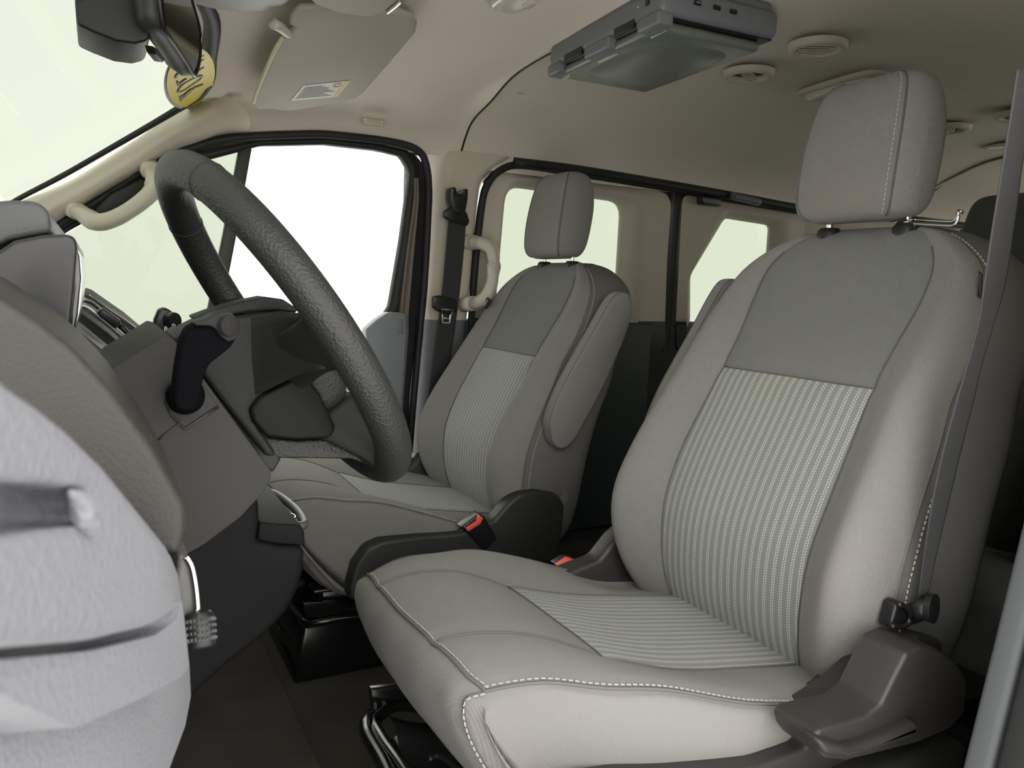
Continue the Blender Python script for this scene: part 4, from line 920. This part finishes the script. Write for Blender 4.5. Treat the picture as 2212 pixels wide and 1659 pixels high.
# wiper stalk on the far side
wsx = empty('wiper_stalk', P(355, 700, 'Y', 1.0), 'small black wiper stalk with white symbols beyond the column', 'stalk')
prism('stalk', [P(x, y, 'Y', 1.0) for x, y in ((331, 730), (333, 690), (342, 668), (356, 664), (372, 672), (383, 688), (384, 705), (360, 735))], (.0, .022, 0), HOODM, wsx, .006)
lathe('dial', [(0, .004), (.009, .004), (.010, 0), (.010, -.006)], P(374, 692, 'Y', .996), (.6, -.8, .1), BLACK, wsx, 20)
text('symbol', 'o', .010, P(375, 702, 'Y', .99), (.8, .5, 0), (0, 0, 1), WHITEP, wsx, .0003); text('symbol', '8', .010, P(358, 712, 'Y', .99), (.8, .5, 0), (0, 0, 1), WHITEP, wsx, .0003)
# headlight dial on the lower dash
hd = empty('headlight_dial', P(430, 1350, 'Y', .55), 'chrome ringed headlight dial with knurled wheel beyond the open door', 'dial')
ctr = np.array(P(385, 1280, 'Y', .56)); rr = .034
tube('chrome_ring', [P(x, y, 'Y', .53) for x, y in ((402, 1203), (413, 1222), (420, 1252), (425, 1290), (427, 1328), (424, 1350))], .0012, CHROME, hd, n=5, seg=10, flat=1.6)
prism('dial_body', [P(x, y, 'Y', .532) for x, y in ((385, 1198), (402, 1202), (414, 1225), (422, 1270), (424, 1330), (400, 1350), (370, 1330))], (0, .05, 0), mat('dial_grey', (.09, .088, .085), .4), hd, .006)
kc = np.array(P(430, 1362, 'Y', .53))
lathe('knurled_wheel', [(0, -.012), (.008, -.012), (.0102, -.010), (.0108, 0), (.0102, .010), (.008, .012), (0, .012)], kc, (0, .45, .9), BLACK, hd, 32)
kv, kf = [], []
ax = Vector((0, .45, .9)).normalized(); q = np.array(ax.to_track_quat('Z', 'Y').to_matrix()); z_ = q[:, 2]
for k in range(26):
    a = 2*math.pi*k/26
    for h in (-.006, -.002, .002, .006):
        n_ = q @ np.array((math.cos(a), math.sin(a), 0)); t_ = q @ np.array((-math.sin(a), math.cos(a), 0)); c = kc+n_*.0103+z_*h; n0 = len(kv)
        kv += [c+t_*.0011+z_*.0016, c-t_*.0011+z_*.0016, c-t_*.0011-z_*.0016, c+t_*.0011-z_*.0016, c+n_*.0013]; kf += [(n0, n0+1, n0+4), (n0+1, n0+2, n0+4), (n0+2, n0+3, n0+4), (n0+3, n0, n0+4)]
kn = mesh('knurling', kv, kf, mat('knurl', (.05, .05, .05), .4), hd); kn['kind'] = 'stuff'
# centre console
cs = empty('centre_console', (.2, 1.35, .3), 'dark centre console with open cup holder tray in front of the passenger seat', 'console')
co = [(400, 1190), (470, 1130), (560, 1075), (562, 1132), (556, 1170), (600, 1178), (660, 1182), (658, 1230), (648, 1270), (620, 1325), (570, 1378), (500, 1432), (418, 1506), (385, 1560), (340, 1500), (330, 1250)]
prism('console_body', [P(x, y, 'Y', 1.12) for x, y in co], (0, .42, 0), CONS, cs, .012, 4)
prism('tray_front', [P(x, y, 'Y', 1.118) for x, y in ((560, 1128), (600, 1132), (650, 1134), (658, 1150), (660, 1180), (600, 1176), (556, 1168))], (0, .42, 0), CONS, cs, .004, 3)
rim = [P(x, y, 'Z', .50) for x, y in ((552, 1128), (600, 1133), (652, 1136), (655, 1124), (640, 1102), (612, 1078), (590, 1066), (560, 1058))]
tube('tray_rim', rim, .007, mat('rim_grey', (.10, .10, .095), .45), cs, n=4, seg=10)
mesh('tray_well', [np.array(P(x, y, 'Z', .50))+(0, 0, -.012) for x, y in ((545, 1130), (600, 1133), (652, 1134), (650, 1118), (625, 1090), (590, 1066), (545, 1062))], [list(range(7))], mat('tray_grey', (.12, .12, .12), .3), cs)
cup = empty('ashtray', P(622, 1122, 'Z', .495), 'small round chrome rimmed lid in the console tray', 'lid')
cc_ = np.array(P(605, 1122, 'Z', .497))
lathe('lid', [(0, .004), (.022, .004), (.025, .001), (.025, -.006)], cc_, (.15, .1, 1), BLACK, cup, 28); tube('chrome_rim', [cc_+np.array((.024*math.cos(a), .024*math.sin(a), .003)) for a in np.linspace(0, 2*math.pi, 25)[:-1]], .0018, CHROME, cup, n=1, closed=True, seg=8)
# driver's knee side panel of the lower dash
prism('trim_11', [(-.12, 1.55, .02), (.10, 1.55, .02), (.16, 1.55, .16), (.10, 1.55, .45), (-.12, 1.55, .5)], (0, .5, 0), DASH, None, .01, kind='structure')
# raised carpet section in front of the passenger seat
prism('trim_12', [(-.5, 1.15, .006), (.335, 1.15, .006), (.335, 2.15, .006), (-.5, 2.15, .006)], (0, 0, .012), CARPET, None, .004, kind='structure')

# ------------------------------------------------------------------ steering wheel
wc = np.array((.1788, .8628, .8283)); th = .5808; R_ = .1877
upv = np.array((-math.sin(th), 0, math.cos(th))); la = np.array((math.sin(-.077), math.cos(-.077), 0)); nw = np.cross(la, upv); nw /= np.linalg.norm(nw); nw = nw if nw[0] > 0 else -nw
def wp(a, b, c): return wc+la*a+upv*b+nw*c
sw = empty('steering_wheel', tuple(wc), 'black leather steering wheel with thick rim', 'steering wheel')
tube('rim', [wp(R_*math.sin(t), R_*math.cos(t), 0) for t in np.linspace(0, 2*math.pi, 49)[:-1]], .0195, WHEELM, sw, n=2, closed=True, seg=20, up=tuple(nw), flat=.95)
for t in (math.radians(-28), math.radians(44)):
    cr_ = wp(R_*math.sin(t), R_*math.cos(t), 0); rd = (cr_-wc)/R_
    tube('rim_seam', [cr_+.0194*(rd*math.cos(a)+nw*.95*math.sin(a)) for a in np.linspace(0, 2*math.pi, 25)[:-1]], .0009, RUB, sw, n=1, closed=True, seg=6)
def wsec(c, half, q0, q1, e=.5, n=20):
    out = []
    for k in range(n):
        t = 2*math.pi*k/n; ca = math.copysign(abs(math.cos(t))**e, math.cos(t)); sa = math.copysign(abs(math.sin(t))**e, math.sin(t))
        out.append(wp(half*ca, (q0+q1)/2+(q1-q0)/2*sa, c))
    return out
gridmesh('hub_pad', grid([wsec(-.06, .06, -.075, .015), wsec(-.05, .072, -.085, .020), wsec(-.02, .080, -.095, .022), wsec(.000, .080, -.092, .022), wsec(.012, .070, -.08, .016), wsec(.017, .045, -.055, .005)], 3, 2, True), WHEELM, sw, closed=True, cap=True)
prism('hub_shell', [P(x, y, 'Y', .775) for x, y in ((384, 735), (405, 715), (440, 698), (520, 682), (610, 672), (668, 680), (700, 760), (690, 792), (640, 815), (575, 850), (555, 880), (560, 925), (600, 985), (576, 988), (480, 868))], (0, .10, 0), HUBM, sw, .014, 5)
prism('lower_cover', [P(x, y, 'Y', .80) for x, y in ((560, 925), (580, 946), (640, 952), (716, 948), (770, 925), (800, 935), (822, 985), (812, 1010), (760, 992), (600, 990), (575, 975))], (0, .14, 0), WHEELM, sw, .012, 4)
prism('column_gap_filler', [P(x, y, 'Y', .80) for x, y in ((372, 735), (400, 716), (470, 800), (610, 990), (590, 1024), (560, 1000))], (0, .12, 0), RUB, da, .004)  # black filler added behind the hub so no light shows through the gap
prism('hub_top_plate', [P(x, y, 'Y', .785) for x, y in ((418, 686), (470, 667), (530, 650), (575, 641), (612, 646), (645, 668), (640, 676), (600, 670), (540, 673), (480, 684), (424, 694))], (0, .05, 0), HUBM, sw, .004, 3)
sp_g = [[P(520, 690, 'Y', .785), P(520, 770, 'Y', .785), P(530, 862, 'Y', .785)], [P(570, 684, 'Y', .768), P(572, 762, 'Y', .768), P(578, 842, 'Y', .768)], [P(618, 676, 'Y', .745), P(628, 750, 'Y', .742), P(636, 814, 'Y', .742)], [P(662, 678, 'Y', .712), P(690, 745, 'Y', .708), P(706, 796, 'Y', .705)]]
sg_ = gridmesh('spoke_cover', grid(sp_g, 4, 4, False), HUBM, sw); md = sg_.modifiers.new('s', 'SOLIDIFY'); md.thickness = .005; md.offset = 0
prism('hub_back_cover', [P(x, y, 'Y', .768) for x, y in ((538, 885), (560, 858), (640, 812), (662, 815), (692, 850), (716, 900), (728, 925), (716, 948), (640, 952), (575, 945), (546, 912))], (0, .16, 0), WHEEL2, sw, .010, 4)
prism('switch_bezel', [P(x, y, 'Y', .90) for x, y in ((683, 786), (712, 778), (734, 788), (752, 835), (762, 884), (744, 886), (712, 850), (690, 815))], (0, .02, 0), mat('bezel_silver', (.30, .32, .33), .35), sw, .003)
prism('switch_bezel_edge', [P(x, y, 'Y', .885) for x, y in ((655, 806), (672, 797), (700, 840), (742, 890), (744, 910), (728, 914), (690, 865))], (0, .02, 0), BLACK, sw, .002)
for s in (-1, 1):
    # side spokes
    secs = []
    for f, q0, q1, t0, t1 in ((.070, -.050, .016, -.045, .008), (.11, -.035, .018, -.032, .008), (.15, -.025, .026, -.020, .010), (.178, -.025, .036, -.012, .012)):
        secs.append([wp(s*f, q, c) for q, c in ((q0, t0), (q0, (t0+t1)/2), (q0+.008, t1), ((q0+q1)/2, t1+.003), (q1-.008, t1), (q1, (t0+t1)/2), (q1, t0), ((q0+q1)/2, t0-.004))])
    gridmesh('spoke', grid(secs, 4, 3, True), HUBM, sw, closed=True, cap=True)
    secs = []
    for f, b, hw_, t0, t1 in ((.050, -.085, .022, -.05, .006), (.056, -.115, .018, -.035, .006), (.064, -.145, .017, -.02, .008), (.072, -.170, .020, -.012, .010)):
        secs.append([wp(s*f+x*hw_, b, c) for x, c in ((-1, t0), (-1, t1), (0, t1+.004), (1, t1), (1, t0), (0, t0-.004))])
    gridmesh('lower_spoke', grid(secs, 4, 3, True), HUBM, sw, closed=True, cap=True)

# ------------------------------------------------------------------ driver's door, swung open at the left
dd = empty('open_door', (.03, .38, .5), 'pale grey inner panel of the open driver door, blurred at the lower left', 'car door')
H = np.array((.036, .37, .7)); dr_ = np.array((-.25, -1, 0)); dr_ /= np.linalg.norm(dr_); nd = np.array((1., -.25, 0)); nd /= np.linalg.norm(nd)
def D(x, y, off=0): return np.array(PP(x, y, H+nd*off, nd))
DM = DOORG
base = [(-140, 700), (-60, 765), (0, 818), (60, 858), (130, 915), (220, 1002), (300, 1100), (372, 1188), (388, 1230), (400, 1320), (412, 1420), (416, 1505), (402, 1580), (362, 1690), (340, 1800), (-140, 1800)]
prism('door_panel', [D(x, y, -.022) for x, y in base], tuple(-nd*.05), DM, dd, .006, 4)
up = [(-140, 715), (-60, 778), (0, 830), (60, 870), (130, 926), (218, 1012), (296, 1108), (364, 1192), (380, 1235), (388, 1285), (372, 1325), (330, 1352), (200, 1385), (0, 1402), (-140, 1405)]
cup_hole = [(-140, 1050), (0, 1040), (120, 1045), (168, 1058), (180, 1080), (186, 1120), (170, 1135), (0, 1158), (-140, 1165)]
U2 = lambda p: (np.dot(p-H, dr_), p[2]); U3 = lambda q, off: H+dr_*q[0]+np.array((0, 0, q[1]-H[2]))+nd*off
L = star([U2(D(*q)) for q in up], [[U2(D(*q)) for q in cup_hole]], 160)
lo, li = L; ce = li.mean(0)
shr = lambda l, s: ce+(l-ce)*s
rows = [(lo, -.014), (lo, -.006), (ce+(lo-ce)*.985, -.001), (ce+(lo-ce)*.95, .001)]
mid_ = [(1-t)*lo*.95+(1-t)*ce*.05+t*(ce+(li-ce)*1.06) for t in (.3, .6, .9)]
rows += [(m_, .001) for m_ in mid_]+[(ce+(li-ce)*1.03, .0), (li, -.003), (ce+(li-ce)*.96, -.010), (ce+(li-ce)*.85, -.014), (ce+(li-ce)*.3, -.016), (ce+(li-ce)*.001, -.016)]
gridmesh('upper_moulding', np.array([[U3(p, o_) for p in l]+[U3(l[0], o_)] for l, o_ in rows]), DM, dd)
lowp = [(-140, 1428), (0, 1424), (200, 1405), (335, 1372), (382, 1338), (394, 1300), (404, 1380), (408, 1440), (392, 1462), (300, 1512), (170, 1570), (145, 1570), (0, 1500), (-140, 1440)]
prism('pocket_moulding', [D(x, y, -.004) for x, y in lowp], tuple(-nd*.02), DM, dd, .005, 4)
tube('pull_edge', [D(x, y, .001) for x, y in ((150, 1062), (172, 1085), (178, 1115), (196, 1140), (198, 1165))], [.0005, .003, .003, .003, .0005], DM, dd, n=4, seg=8)
